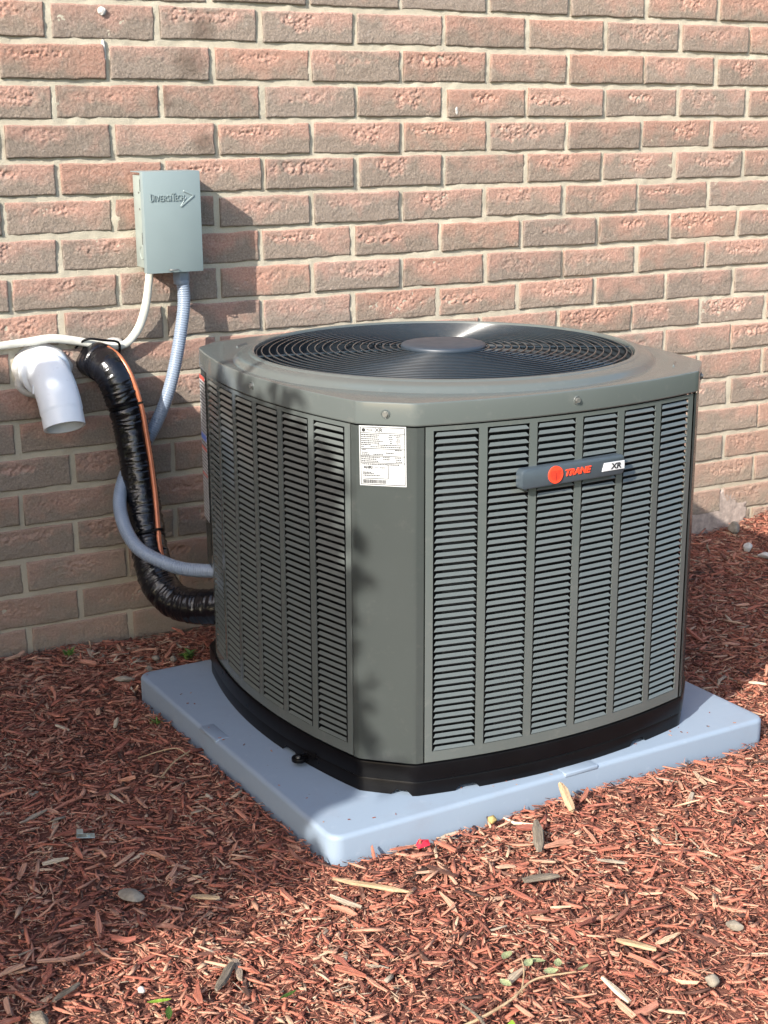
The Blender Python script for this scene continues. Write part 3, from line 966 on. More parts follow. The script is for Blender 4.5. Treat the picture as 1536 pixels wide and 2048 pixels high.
xr.loops([[(x, FY + 0.001, z) for x, z in xp], [(x, FY - 0.0009, z) for x, z in xp]], True, True)
xr.build('badge_tag', M['silver'], badge, bevel=(0.0004, 1))
fit_text('badge_lettering', 'XR', 0.0655, 0.0850, -0.0046, 0.0086, FY - 0.0012, M['ink'], badge, shear=0.12, offset=0.03, extrude=0.01)

# ---- data plate on the front post
cp = corner_poly('left', 'front')
pm = (cp[2] + cp[3]) / 2; dirp = (cp[3] - cp[2]).normalized(); nrm = Vector((dirp.y, -dirp.x))
plate = empty('data_plate'); plate.parent = unit
PW, PH = 0.0670, 0.0850
plate.location = (pm.x + nrm.x * 0.0016 - dirp.x * 0.0045, pm.y + nrm.y * 0.0016 - dirp.y * 0.0045, 0.5510 - Z0)
plate.rotation_euler = (0, math.radians(-0.6), math.atan2(dirp.y, dirp.x))
MB().box((0, 0, 0), (PW, 0.0006, PH)).build('plate_sheet', M['sticker'], plate)
PY = -0.0006
rl = MB()
x0, x1, z1, z0 = -PW / 2 + 0.002, PW / 2 - 0.002, PH / 2 - 0.002, -PH / 2 + 0.002
lw = 0.0008
for z in (z1, z1 - 0.0080, z1 - 0.0300, z1 - 0.0402, z1 - 0.0500, z0): rl.box((0, PY, z), (x1 - x0, 0.0003, lw))
for x in (x0, x1): rl.box((x, PY, 0), (lw, 0.0003, z1 - z0))
# rounded certification frame
rl.box((x0 + 0.0205, PY, z0 + 0.0085), (0.037, 0.0003, lw)); rl.box((x0 + 0.039, PY, z0 + 0.0185), (lw, 0.0003, 0.0195))
# barcode
rr_ = random.Random(3); xx = x0 + 0.003
while xx < x0 + 0.036:
    bw = rr_.choice((0.0003, 0.0005, 0.0008)); rl.box((xx, PY, z0 + 0.0042), (bw, 0.0003, 0.0052)); xx += bw + rr_.choice((0.0004, 0.0007))
rl.build('plate_rules', M['ink'], plate)
em = MB().cyl((x0 + 0.0045, PY, z1 - 0.004), 0.0026, 0.0003, 20, axis='y'); em.build('plate_emblem', M['ink'], plate)
tb = MB()
def line(body_, x, z, h, w, target, **kw):
    vs, fs = text_mesh(body_, 1.0, **kw)
    a = np.array(vs); mn = a.min(0); mx = a.max(0)
    target.add([(x + (v[0] - mn[0]) * w / (mx[0] - mn[0]), PY - 0.0001, z + (v[1] - mn[1]) * h / (mx[1] - mn[1])) for v in vs], fs)
line('XR', x0 + 0.0205, z1 - 0.0066, 0.0055, 0.0115, tb, offset=0.015)
line('TRANE', x0 + 0.0085, z1 - 0.0048, 0.0020, 0.0090, tb, offset=0.03)
line('AHRI', x0 + 0.0035, z0 + 0.0222, 0.0044, 0.0130, tb, offset=0.04)
tb.build('plate_lettering', M['ink'], plate)
tg = MB()
line('CERTIFIED', x0 + 0.0175, z0 + 0.0228, 0.0030, 0.0180, tg)
for z, ws in ((z1 - 0.0112, ((0.001, 0.026), (0.041, 0.006), (0.048, 0.011))), (z1 - 0.0140, ((0.001, 0.024), (0.040, 0.006), (0.051, 0.006))), (z1 - 0.0170, ((0.001, 0.026), (0.041, 0.006), (0.052, 0.005))),
              (z1 - 0.0198, ((0.001, 0.031), (0.042, 0.003), (0.051, 0.006))), (z1 - 0.0226, ((0.001, 0.026), (0.042, 0.003), (0.052, 0.003))), (z1 - 0.0252, ((0.001, 0.014), (0.024, 0.034))), (z1 - 0.0280, ((0.001, 0.004), (0.014, 0.044))),
              (z1 - 0.0322, ((0.002, 0.006), (0.049, 0.010))), (z1 - 0.0362, ((0.002, 0.009), (0.036, 0.012))), (z1 - 0.0388, ((0.002, 0.011), (0.018, 0.014))),
              (z1 - 0.0428, ((0.001, 0.027), (0.032, 0.010), (0.049, 0.009))), (z1 - 0.0456, ((0.001, 0.022), (0.032, 0.010), (0.050, 0.008))), (z1 - 0.0484, ((0.001, 0.024), (0.050, 0.009))),
              (z1 - 0.0528, ((0.002, 0.053),)), (z0 + 0.0165, ((0.003, 0.012),)), (z0 + 0.0145, ((0.003, 0.016),)), (z0 + 0.0120, ((0.003, 0.025),))):
    for xo, wd in ws:
        x = xo
        while x < xo + wd:
            s = rr_.uniform(0.0012, 0.0030); s = min(s, xo + wd - x)
            tg.box((x0 + x + s / 2, PY, z + 0.0006), (s, 0.0002, rr_.uniform(0.0013, 0.0018))); x += s + 0.0006
tg.build('plate_small_print', M['grey_ink'], plate)

# ---- warning sticker on the rear left post
cp = corner_poly('back', 'left')
A = cp[3] + (cp[4] - cp[3]) * 0.10; B = cp[5]
d2 = (B - A).normalized(); n2 = Vector((-d2.y, d2.x))
if n2.dot(A) < 0: n2 = -n2
ws = empty('warning_sticker'); ws.parent = unit
ws.location = ((A.x + B.x) / 2 + n2.x * 0.0022, (A.y + B.y) / 2 + n2.y * 0.0022, 0.458 - Z0)
ws.rotation_euler = (0, 0, math.atan2(d2.y, d2.x))
wL = (B - A).length * 0.94
sgn = -1 if (Matrix.Rotation(math.atan2(d2.y, d2.x), 2) @ Vector((0, -1))).dot(n2) > 0 else 1
MB().box((0, 0, 0), (wL, 0.0006, 0.252)).build('sticker_sheet', M['warning'], ws)
for z, h, mt in ((0.122, 0.007, 'red_ink'), (0.020, 0.010, 'blue_ink'), (0.000, 0.005, 'red_ink'), (-0.046, 0.003, 'red_ink')):
    MB().box((0, sgn * 0.0004, z), (wL * 0.92, 0.0004, h)).build('sticker_band', M[mt], ws)

# ------------------------------------------------------------------ disconnect box on the wall
box = empty('disconnect_box', (0.190, -0.002, 0.7285))
box.rotation_euler = (0, R(-0.3), 0)
tag(box, 'grey metal electrical disconnect box with raised lettering mounted on the brick wall', 'electrical box')
MB().box((0.0012, -0.032, 0.092), (0.1010, 0.060, 0.168)).build('enclosure', M['box_edge'], box, sm=30, bevel=(0.0012, 2))
cv = MB()
cv.box((0, -0.0715, 0.0915), (0.1110, 0.0040, 0.1830))
cv.box((-0.0545, -0.064, 0.0915), (0.0018, 0.012, 0.1825)); cv.box((0.0545, -0.064, 0.0915), (0.0018, 0.012, 0.1825)); cv.box((0, -0.040, 0.1822), (0.1105, 0.066, 0.0018))
cv.build('cover', M['box'], box, sm=30, bevel=(0.0007, 2))
for z in (0.158, 0.062):
    MB().box((-0.0497, -0.0455, z), (0.0012, 0.0085, 0.022)).build('side_slot', M['slot'], box)
for z in (0.145, 0.115):
    MB().cyl((-0.0497, -0.034, z), 0.0018, 0.0014, 12, axis='x').build('rivet', M['steel'], box)
kn = MB()
kn.loops([[( -0.0494 - dz, -0.036 + rr * math.cos(t), 0.036 + rr * 1.0 * math.sin(t)) for t in np.linspace(0, 2 * math.pi, 28, endpoint=False)] for rr, dz in ((0.0130, 0), (0.0126, 0.001), (0.0112, 0.001), (0.0108, 0))])
kn.build('knockout_ring', M['box_edge'], box, sm=40)
for wd, xa, xb, hh_ in (('D', -0.0425, -0.0360, 0.0140), ('IVERSI', -0.0345, -0.0030, 0.0108), ('T', -0.0020, 0.0055, 0.0145), ('ECH', 0.0050, 0.0225, 0.0108)):
    fit_text('cover_lettering', wd, xa, xb, 0.1300, hh_, -0.0742, M['box'], box, extrude=0.05)
ar = MB()
def bar(target, a, b, w, y0, y1):
    a = Vector(a); b = Vector(b); d = (b - a).normalized(); s = Vector((-d.y, d.x)) * w / 2
    q = [a - s, b - s, b + s, a + s]
    target.loops([[(p.x, y0, p.y) for p in q], [(p.x, y1, p.y) for p in q]], True, True)
bar(ar, (0.0220, 0.1475), (0.0420, 0.1390), 0.0030, -0.0730, -0.0750)
bar(ar, (0.0420, 0.1385), (0.0155, 0.1190), 0.0030, -0.0730, -0.0750)
bar(ar, (0.0270, 0.1360), (0.0160, 0.1200), 0.0018, -0.0730, -0.0746)
ar.build('cover_arrow', M['box'], box, bevel=(0.0005, 1))
hp = MB(); P = np.array([(-0.004 + 0.0085 * math.cos(t), -0.0755 + 0.006 * math.sin(t), 0.0055) for t in np.linspace(-math.pi, 0, 14)])
hp.loops(tube_loops(P, lambda i, t: 0.0012, 8, up=(0, 0, 1)), True, True)
hp.build('hasp', M['steel'], box, sm=60)

# ------------------------------------------------------------------ cream cable
cab = [(-0.42, -0.01, 0.592), (-0.30, -0.01, 0.598), (-0.1825, -0.01, 0.6037), (-0.1283, -0.01, 0.6069), (-0.0733, -0.011, 0.6111), (-0.0315, -0.012, 0.6137), (0.0197, -0.013, 0.6044), (0.0573, -0.014, 0.5952), (0.0912, -0.014, 0.5907), (0.1105, -0.016, 0.5962), (0.1300, -0.02, 0.6189), (0.1414, -0.025, 0.6471), (0.1482, -0.03, 0.6800), (0.1538, -0.034, 0.7239), (0.1545, -0.034, 0.7400)]
P, s = resample(catmull(cab, 14), 0.006)
cable = MB().loops(tube_loops(P, lambda i, t: 0.0078 * (1 + 0.05 * math.sin(i * 0.21)), 12, up=(0, -1, 0), flat=0.60), True, True).build('power_cable', M['cable'], None, sm=60)
tag(cable, 'cream flat cable running along the wall up into the grey disconnect box', 'cable')

# ------------------------------------------------------------------ white pvc elbow
pv = empty('pvc_elbow', (-0.0515, 0.0, 0.5536))
tag(pv, 'white plastic pipe elbow coming out of the brick wall, mouth pointing down', 'pipe')
path = [(0, 0.02, 0), (0, -0.020, 0.001), (0, -0.045, -0.002), (0, -0.072, -0.014), (0, -0.095, -0.034), (0, -0.112, -0.058), (0, -0.126, -0.085)]
P, s = resample(catmull(path, 16), 0.0025)
nP = len(P)
def prad(i, t):
    d = s[i]
    r_ = 0.0385
    if d < 0.048: r_ = 0.0462
    elif d < 0.0505: r_ = 0.0440
    if s[-1] - d < 0.030: r_ = 0.0375
    return r_
lo = tube_loops(P, prad, 40, up=(1, 0, 0))
inner = tube_loops(P, lambda i, t: prad(i, t) - 0.0045, 40, up=(1, 0, 0))
pe = MB().loops(lo + inner[::-1][:26])
pe.build('elbow', M['pvc'], pv, sm=40)
fl = MB()
fl.loops([[(rr * math.cos(t) * (1 + 0.06 * math.sin(5 * t + 1) + 0.03 * math.sin(11 * t)), yy, rr * math.sin(t) * (1 + 0.06 * math.sin(4 * t)) - 0.002) for t in np.linspace(0, 2 * math.pi, 40, endpoint=False)] for rr, yy in ((0.056, 0.004), (0.054, -0.004), (0.051, -0.007), (0.047, -0.008), (0.044, -0.006))])
fl.build('caulk_collar', M['caulk'], pv, sm=60)
sd = MB()
for x in (-0.0395, 0.0395): sd.box((x, -0.074, -0.020), (0.002, 0.006, 0.016))
sd.build('mould_seam', M['pvc'], pv, sm=30)

# ------------------------------------------------------------------ black refrigerant line set
ls = empty('refrigerant_line_set', (0.0504, 0.0, 0.0))
tag(ls, 'black wrinkled insulated pipe with copper line strapped beside it, wall to unit', 'pipe')
lp = [(0.0504, 0.02, 0.5620), (0.0504, 0.0, 0.5636), (0.0543, -0.03, 0.5640), (0.0611, -0.06, 0.5524), (0.0717, -0.075, 0.52), (0.0812, -0.085, 0.4716), (0.0849, -0.1, 0.417), (0.0854, -0.12, 0.354), (0.083, -0.15, 0.2842), (0.0757, -0.19, 0.2281), (0.0747, -0.23, 0.1865), (0.0873, -0.27, 0.1625), (0.1092, -0.31, 0.158), (0.1376, -0.35, 0.1652), (0.165, -0.38, 0.172)]
P, s = resample(catmull(lp, 20), 0.0011)
P = P - np.array([0.0504, 0, 0])
nz1 = rng.uniform(0, 6.28, 12)
_T = np.linspace(0, 2 * math.pi, 30, endpoint=False)
_D, _A = np.meshgrid(s, np.arange(30), indexing='ij')
_per = 2 * np.minimum(_A, 30 - _A) / 30.0 * 4.0            # mirrored so the seam closes
_warp = fbm(_D * 38, _per * 1.1, 401, 2) * 3.2
_wr = (1 - np.abs(2 * vnoise(_D / 0.0062 + _warp, _per * 0.9 + 7, 402) - 1)) * 0.75 + vnoise(_D / 0.0034 + _warp * 0.6, _per * 1.3 + 3, 403) * 0.45
_lump = (fbm(_D * 22, _per * 0.8, 404, 2) - 0.5) * 0.0022
def lrad(i, t):
    d = s[i]; kk = int(round(t / (2 * math.pi) * 30)) % 30
    amp = 0.0033 if d > 0.075 else 0.0014
    r_ = 0.0322 + amp * (_wr[i, kk] - 0.6) + _lump[i, kk]
    r_ += 0.0012 * math.sin(d * 19 + nz1[0])
    if d < 0.05: r_ += 0.0030 + 0.0022 * math.sin(4 * t + 40 * d) * math.sin(60 * d)
    for tie in (0.155, 0.405): r_ -= 0.0030 * math.exp(-((d - tie) / 0.0045) ** 2)
    return r_
ins_o = MB().loops(tube_loops(P, lrad, 30, up=(1, 0, 0)), True, True)
ins_o.build('insulation', M['black_wrap'], ls, sm=70)
cpw = [(0.0580, -0.004, 0.5960), (0.0662, -0.03, 0.5920), (0.0767, -0.070, 0.5778), (0.0885, -0.095, 0.5451), (0.0995, -0.110, 0.4894), (0.1015, -0.125, 0.4402), (0.1030, -0.14, 0.3863), (0.0994, -0.165, 0.3258), (0.0911, -0.195, 0.2773), (0.0864, -0.212, 0.2504), (0.0874, -0.225, 0.2279), (0.1000, -0.235, 0.2060)]
Pc, s2 = resample(catmull(cpw, 14), 0.004)
Pc = Pc - np.array([0.0504, 0, 0])
MB().loops(tube_loops(Pc, lambda i, t: 0.0046, 14, up=(1, 0, 0)), True, True).build('copper_pipe', M['copper'], ls, sm=60)
for tie in (0.155, 0.405):
    i = int(tie / 0.0011); T = Vector(P[i + 4] - P[i - 4]).normalized()
    q = T.to_track_quat('Z', 'Y').to_matrix().to_4x4(); q.translation = Vector(P[i])
    j = int(np.argmin(np.linalg.norm(Pc - P[i], axis=1))); cv_ = (q.inverted() @ Vector(Pc[j])).to_2d()
    ring = []
    for k in range(36):
        t = 2 * math.pi * k / 36; e = Vector((math.cos(t), math.sin(t)))
        r1 = 0.0312
        b_ = e.dot(cv_); disc = b_ * b_ - cv_.length_squared + 0.0066 ** 2
        if disc > 0 and b_ > 0: r1 = max(r1, b_ + math.sqrt(disc))
        ring.append(e * r1)
    tb_ = MB().loops([[q @ Vector((e.x * (1 + o_ / e.length), e.y * (1 + o_ / e.length), z)) for e in ring] for o_, z in ((0, -0.0022), (0.0013, -0.0022), (0.0013, 0.0022), (0, 0.0022))])
    tb_.build('cable_tie', M['base'], ls, sm=40)
# white sealing putty by the wall
pt = MB()
pt.loops([[(0.036 + rr * math.cos(t), yy, 0.594 + 0.55 * rr * math.sin(t)) for t in np.linspace(0, 2 * math.pi, 22, endpoint=False)] for rr, yy in ((0.022, 0.004), (0.020, -0.008), (0.012, -0.014))], cap1=True)
pt.build('sealing_putty', M['caulk'], ls, sm=60)

# black control wire looped over the cable
wp = [(0.012, -0.006, 0.592), (0.030, -0.022, 0.609), (0.060, -0.030, 0.606), (0.088, -0.026, 0.600), (0.094, -0.018, 0.585), (0.092, -0.012, 0.566), (0.086, -0.03, 0.55)]
P, _ = resample(catmull(wp, 12), 0.004)
o = MB().loops(tube_loops(P, lambda i, t: 0.0023, 8), True, True).build('control_wire', M['base'], None, sm=60)
tag(o, 'thin black wire looped over the cream cable above the black pipe', 'wire')

# ------------------------------------------------------------------ grey flexible conduit
cdp = [(0.2142, -0.040, 0.7400), (0.2142, -0.040, 0.7287), (0.2159, -0.045, 0.6728), (0.2056, -0.05, 0.6172), (0.1888, -0.055, 0.5524), (0.1694, -0.06, 0.4972), (0.1420, -0.062, 0.4428), (0.1095, -0.068, 0.3998), (0.0725, -0.088, 0.3657), (0.0389, -0.14, 0.3283), (0.0248, -0.20, 0.2947), (0.0313, -0.25, 0.2642), (0.0581, -0.29, 0.2457), (0.0932, -0.32, 0.2336), (0.1358, -0.36, 0.2343), (0.165, -0.385, 0.236)]
P, s = resample(catmull(cdp, 20), 0.0009)
cd = empty('flexible_conduit', (0.2142, -0.040, 0.7287))
tag(cd, 'grey-blue ribbed flexible conduit looping from the disconnect box to the condenser', 'conduit')
P = P - np.array([0.2142, -0.040, 0.7287])
MB().loops(tube_loops(P, lambda i, t: 0.0121 + 0.00042 * math.sin(s[i] * 2 * math.pi / 0.0045), 18), True, True).build('conduit_hose', M['conduit'], cd, sm=70)
MB().cyl((0, 0, -0.010), 0.0165, 0.018, 6).cyl((0, 0, -0.022), 0.0150, 0.008, 24).build('conduit_fitting', M['conduit'], cd, sm=30, bevel=(0.001, 2))

# ------------------------------------------------------------------ small marks on the wall
o = blob_patch('caulk_plug', M['caulk'], 0.0905, 0.1065, 1.183, 1.199, 51, 0.004, None, 22)
tag(o, 'round white caulk plug stuck on a brick near the top left', 'caulk plug')
o = blob_patch('caulk_streak', M['caulk'], 0.0945, 0.1025, 1.098, 1.142, 55, 0.002, None, 24)
tag(o, 'narrow white caulk streak in an upright mortar joint below the white plug', 'caulk streak')
o = blob_patch('caulk_spot', M['caulk'], 0.840, 0.847, 1.010, 1.026, 59, 0.002, None, 16)
tag(o, 'tiny white speck on a brick above the fan grille', 'caulk speck')

# ------------------------------------------------------------------ mulch
CM = np.array([[0.87740748, -0.47973108, -0.00376916], [-0.12831836, -0.22710393, -0.96537982], [0.46226671, 0.84751513, -0.26082099]])
def project(x, y, z):
    d = np.stack([x - CAM_POS.x, y - CAM_POS.y, z - CAM_POS.z])
    q = np.tensordot(CM, d, axes=1)
    return 0.5 + 2909.03 / 1536 * q[0] / q[2], 0.5 + 2909.03 / 2048 * q[1] / q[2], q[2]

def chip_geometry(n, lo, hi, wl, wh, tl, th_, seed, margin=0.17, tilt=0.22, lift=0.009, bed=(-0.75, 2.3, -1.85, -0.006)):
    """n tapered splinters: 8 corners and 6 quads each"""
    r = np.random.default_rng(seed)
    xs = []; ys = []
    got = 0
    while got < n:
        x = r.uniform(bed[0], bed[1], n * 3); y = r.uniform(bed[2], bed[3], n * 3)
        u, v, d = project(x, y, x * 0 + 0.01)
        pu, pvv = pad_local(x, y)
        ok = (u > -margin) & (u < 1 + margin) & (v > 0) & (v < 1 + margin * 0.8) & (d > 0.4)
        ok &= ~((pu > -0.004) & (pu < PAD_W + 0.004) & (pvv > -0.004) & (pvv < PAD_D + 0.004))
        ok &= ~((x > 0.62) & (x < 1.35) & (y > -0.05) & (v < 0.48))
        xs.append(x[ok]); ys.append(y[ok]); got += ok.sum()
    x = np.concatenate(xs)[:n]; y = np.concatenate(ys)[:n]
    L = lo + (hi - lo) * r.beta(1.4, 2.6, n); Wd = wl + (wh - wl) * r.beta(1.3, 2.6, n); T = r.uniform(tl, th_, n)
    Wd = np.minimum(Wd, L * 0.45)
    yaw = r.uniform(0, 2 * np.pi, n) ; pitch = r.normal(0, tilt, n); roll = r.normal(0, 0.35, n)
    steep = r.random(n) < 0.03; pitch = np.where(steep, r.normal(0, 0.7, n), pitch)
    # local corners
    e0 = r.uniform(0.15, 0.95, n); e1 = r.uniform(0.15, 0.95, n); sk0 = r.uniform(-0.35, 0.35, n); sk1 = r.uniform(-0.35, 0.35, n)
    bend = r.normal(0, 0.05, n) * L
    C = np.zeros((n, 12, 3))
    k = 0
    for ix, (fx, wsc, off) in enumerate(((-0.5, e0, sk0), (r.uniform(-0.15, 0.15, n), np.ones(n), 0 * sk0), (0.5, e1, sk1))):
        for sy, sz in ((-1, -1), (1, -1), (1, 1), (-1, 1)):
            ctop = np.where(sz > 0, 0.85, 1.0)
            C[:, k, 0] = fx * L + sy * off * Wd * 0.8
            C[:, k, 1] = sy * Wd / 2 * wsc * ctop + (bend * 0 if ix == 1 else bend)
            C[:, k, 2] = sz * T / 2 * (1.0 if ix == 1 else 0.75)
            k += 1
    cy, sy_ = np.cos(yaw), np.sin(yaw); cp_, sp = np.cos(pitch), np.sin(pitch); cr, sr = np.cos(roll), np.sin(roll)
    X, Y, Z = C[..., 0], C[..., 1], C[..., 2]
    Y1 = Y * cr[:, None] - Z * sr[:, None]; Z1 = Y * sr[:, None] + Z * cr[:, None]
    X2 = X * cp_[:, None] + Z1 * sp[:, None]; Z2 = -X * sp[:, None] + Z1 * cp_[:, None]
    X3 = X2 * cy[:, None] - Y1 * sy_[:, None]; Y3 = X2 * sy_[:, None] + Y1 * cy[:, None]
    h = ground_h(x, y) + r.uniform(0, lift, n) + T / 2 + np.abs(sp) * L * 0.28
    Yw = Y3 + y[:, None]
    over = np.maximum(Yw.max(axis=1) + 0.003, 0)
    Yw = Yw - over[:, None]
    V = np.stack([X3 + x[:, None], Yw, Z2 + h[:, None]], -1)
    UV = np.stack([C[..., 0] + r.uniform(0, 50, n)[:, None], C[..., 1] + C[..., 2] * 0.7 + r.uniform(0, 50, n)[:, None]], -1)
    # push splinters out of the pad
    return V, UV
CHF = []
for a in (0, 4):
    for k in range(4):
        j = (k + 1) % 4
        CHF.append((a + k, a + j, a + 4 + j, a + 4 + k))
CHF += [(3, 2, 1, 0), (8, 9, 10, 11)]
CHF = np.array(CHF)

def chips_mesh(name, parts):
    V = np.concatenate([p[0] for p in parts]); UV = np.concatenate([p[1] for p in parts])
    n = len(V)
    # keep clear of pad and wall
    u, v = pad_local(V[..., 0], V[..., 1])
    ins = ((u > 0.001) & (u < PAD_W - 0.001) & (v > 0.001) & (v < PAD_D - 0.001) & (V[..., 2] < 0.043)).any(axis=1)
    V = V[~ins]; UV = UV[~ins]; n = len(V)
    F = (CHF[None] + (np.arange(n) * 12)[:, None, None]).reshape(-1, 4)
    me = np_mesh(name, V.reshape(-1, 3), F)
    uvl = me.uv_layers.new(name='UVMap')
    uvl.data.foreach_set('uv', UV.reshape(-1, 2)[F.ravel()].astype(np.float32).ravel())
    return me

parts = [
    chip_geometry(17000, 0.009, 0.038, 0.0020, 0.0085, 0.0009, 0.0024, 1, lift=0.007, tilt=0.14),
    chip_geometry(47000, 0.006, 0.024, 0.0006, 0.0020, 0.0005, 0.0012, 2, lift=0.010, tilt=0.18),
    chip_geometry(2500, 0.024, 0.050, 0.0026, 0.0090, 0.0014, 0.0034, 3, lift=0.009, tilt=0.13),
    chip_geometry(26000, 0.003, 0.009, 0.0010, 0.0032, 0.0006, 0.0018, 4, lift=0.007),
]
me = chips_mesh('wood_chip', parts)
me.materials.append(M['mulch'])
o = link_mesh('wood_chip', me, None, mulch_bed)
tag(o, kind='stuff')
# crumbs of mulch scattered on the pad
r_c = np.random.default_rng(77); cr = MB()
for i in range(50):
    e_ = r_c.random()
    if e_ < 0.45: u_, v_ = r_c.uniform(0.02, PAD_W - 0.02), abs(r_c.normal(0.012, 0.03)) + 0.008
    elif e_ < 0.8: u_, v_ = abs(r_c.normal(0.012, 0.03)) + 0.008, r_c.uniform(0.02, PAD_D - 0.02)
    else: u_, v_ = PAD_W - 0.01 - abs(r_c.normal(0, 0.05)), r_c.uniform(0.02, PAD_D - 0.02)
    ln_ = r_c.uniform(0.0015, 0.006); w_ = r_c.uniform(0.0006, 0.0018)
    m4 = Matrix.Translation((PAD_C.x + CY * u_ - SY * v_, PAD_C.y + SY * u_ + CY * v_, 0.0407)) @ Matrix.Rotation(r_c.uniform(0, 6.28), 4, 'Z') @ Matrix.Rotation(r_c.normal(0, 0.1), 4, 'Y')
    cr.box((0, 0, 0), (ln_, w_, 0.0008), m4)
me = cr.mesh('wood_crumb'); me.uv_layers.new(name='UVMap')
tag(link_mesh('wood_crumb', me, M['mulch'], mulch_bed), kind='stuff')
# the largest splinters one by one
V, UV = chip_geometry(300, 0.026, 0.058, 0.0040, 0.0120, 0.0018, 0.0042, 8, margin=0.0, tilt=0.12, lift=0.010)
for i in range(len(V)):
    u, v = pad_local(V[i, :, 0], V[i, :, 1])
    if ((u > 0) & (u < PAD_W) & (v > 0) & (v < PAD_D)).any(): continue
    c = V[i].mean(axis=0)
    m = bpy.data.meshes.new('wood_chip'); m.from_pydata((V[i] - c).tolist(), [], [tuple(int(k) for k in f) for f in CHF]); m.update()
    l = m.uv_layers.new(name='UVMap')
    l.data.foreach_set('uv', UV[i][CHF.ravel()].astype(np.float32).ravel())
    o = link_mesh('wood_chip', m, M['chip'], mulch_bed); o.location = c + np.array([0, 0, 0.003])

# ------------------------------------------------------------------ things lying on the mulch
def gz_at(x, y): return float(ground_h(np.array([x]), np.array([y]))[0])

def stick(name, x, y, L, w, t, yaw, mat, label, cat, lift=0.012, pitch=0.05, seed=0, group=None):
    r = np.random.default_rng(seed + 900); n = 5
    Lp_ = []
    for i in range(n):
        f = i / (n - 1); k = 1.0 if 0 < i < n - 1 else r.uniform(0.35, 0.8)
        cyy = (r.random() - 0.5) * w * 0.16
        ring = []
        for j in range(6):
            a = 2 * math.pi * j / 6 + 0.3
            ring.append(((f - 0.5) * L + (r.random() - 0.5) * L * (0.12 if k < 1 else 0.02), cyy + math.cos(a) * w / 2 * k * (0.94 + 0.12 * r.random()), math.sin(a) * t / 2 * k * (0.9 + 0.2 * r.random())))
        Lp_.append(ring)
    o = MB().loops(Lp_, True, True).build(name, mat, None)
    o.location = (x, y, gz_at(x, y) + lift); o.rotation_euler = (0, pitch, yaw)
    tag(o, label, cat, group); return o

def pebble(name, x, y, sx, sy_, sz, mat, label, cat='stone', seed=0, lift=0.006):
    bm = bmesh.new(); bmesh.ops.create_icosphere(bm, subdivisions=3, radius=1.0)
    rs = random.Random(seed)
    planes = [(Vector((rs.uniform(-1, 1), rs.uniform(-1, 1), rs.uniform(-1, 1))).normalized(), rs.uniform(0.6, 0.85)) for _ in range(9)]
    for v in bm.verts:
        for nrm_, dd in planes:
            q = v.co.dot(nrm_)
            if q > dd: v.co -= nrm_ * (q - dd) * 0.9
        v.co = Vector((v.co.x * sx, v.co.y * sy_, v.co.z * sz))
    me = bpy.data.meshes.new(name); bm.to_mesh(me); bm.free(); smooth(me, 35)
    o = link_mesh(name, me, mat); o.location = (x, y, gz_at(x, y) + lift + sz * 0.5); o.rotation_euler = (0, 0, rs.uniform(0, 6))
    tag(o, label, cat); return o

stick('wood_splinter', 0.043, -1.113, 0.105, 0.0105, 0.006, -0.78, M['tan_wood'], 'long pale wood splinter just in front of the pad corner', 'wood chip', 0.019, 0.03, 1)
stick('wood_stick', -0.210, -1.211, 0.062, 0.0115, 0.008, 0.86, M['grey_wood'], 'dark weathered grey stick lying in sunlit mulch at bottom left', 'stick', 0.018, 0.04, 2)
stick('wood_splinter', -0.161, -1.026, 0.036, 0.011, 0.005, -0.55, M['tan_wood'], 'short blunt pale wood chip beside the dark shadow, left of the long splinter', 'wood chip', 0.017, 0.05, 3)
stick('bark_piece', 0.306, -1.118, 0.058, 0.017, 0.010, 1.05, M['grey_wood'], 'grooved grey-brown bark piece leaning in mulch below the pad front', 'bark', 0.024, -0.30, 4)
stick('bark_piece', 0.402, -1.052, 0.050, 0.015, 0.009, 1.35, M['tan_wood'], 'split tan wood piece leaning against the front edge of the pad', 'wood chip', 0.030, -0.45, 5)
stick('bark_piece', 0.250, -1.205, 0.050, 0.014, 0.008, -0.2, M['grey_wood'], 'flat grey bark sliver among red chips below the leaning bark', 'bark', 0.018, 0.02, 6)
stick('wood_splinter', 0.262, -1.395, 0.048, 0.012, 0.006, -0.95, M['tan_wood'], 'angled tan wood sliver in the middle of the front mulch', 'wood chip', 0.018, 0.02, 7)
stick('wood_stick', -0.385, -1.150, 0.044, 0.008, 0.006, 0.55, M['grey_wood'], 'thin grey stick in shaded mulch near the left edge', 'stick', 0.017, 0.04, 8)
pebble('stone', -0.243, -0.970, 0.021, 0.013, 0.006, M['stone'], 'flat grey-brown stone in shaded mulch left of the pad corner', 'stone', 3, 0.012)
pebble('stone', 0.401, -1.419, 0.012, 0.010, 0.006, M['stone'], 'tan stone in sunlit mulch at right', 'stone', 4, 0.014)
pebble('stone', 0.290, -1.504, 0.011, 0.009, 0.008, M['stone'], 'pale speckled stone near the bottom right corner', 'stone', 5, 0.014)
pebble('stone', -0.308, -1.192, 0.006, 0.005, 0.004, M['caulk'], 'small white stone above the bright green leaf', 'stone', 6, 0.016)
pebble('stone', 1.612, -0.057, 0.022, 0.018, 0.016, M['stone'], 'pale stone at the foot of the brick wall, far right', 'stone', 7, 0.010)
pebble('shell', 1.545, -0.181, 0.012, 0.009, 0.012, M['caulk'], 'white shell piece on mulch behind the unit, left of the pair', 'shell', 8, 0.012)
pebble('shell', 1.548, -0.236, 0.018, 0.009, 0.008, M['caulk'], 'flatter white shell piece on mulch, right of the pair', 'shell', 9, 0.012)
pebble('stone', 0.004, -0.218, 0.020, 0.010, 0.006, M['stone'], 'flat greenish grey stone beside the rear left pad corner', 'stone', 10, 0.012)
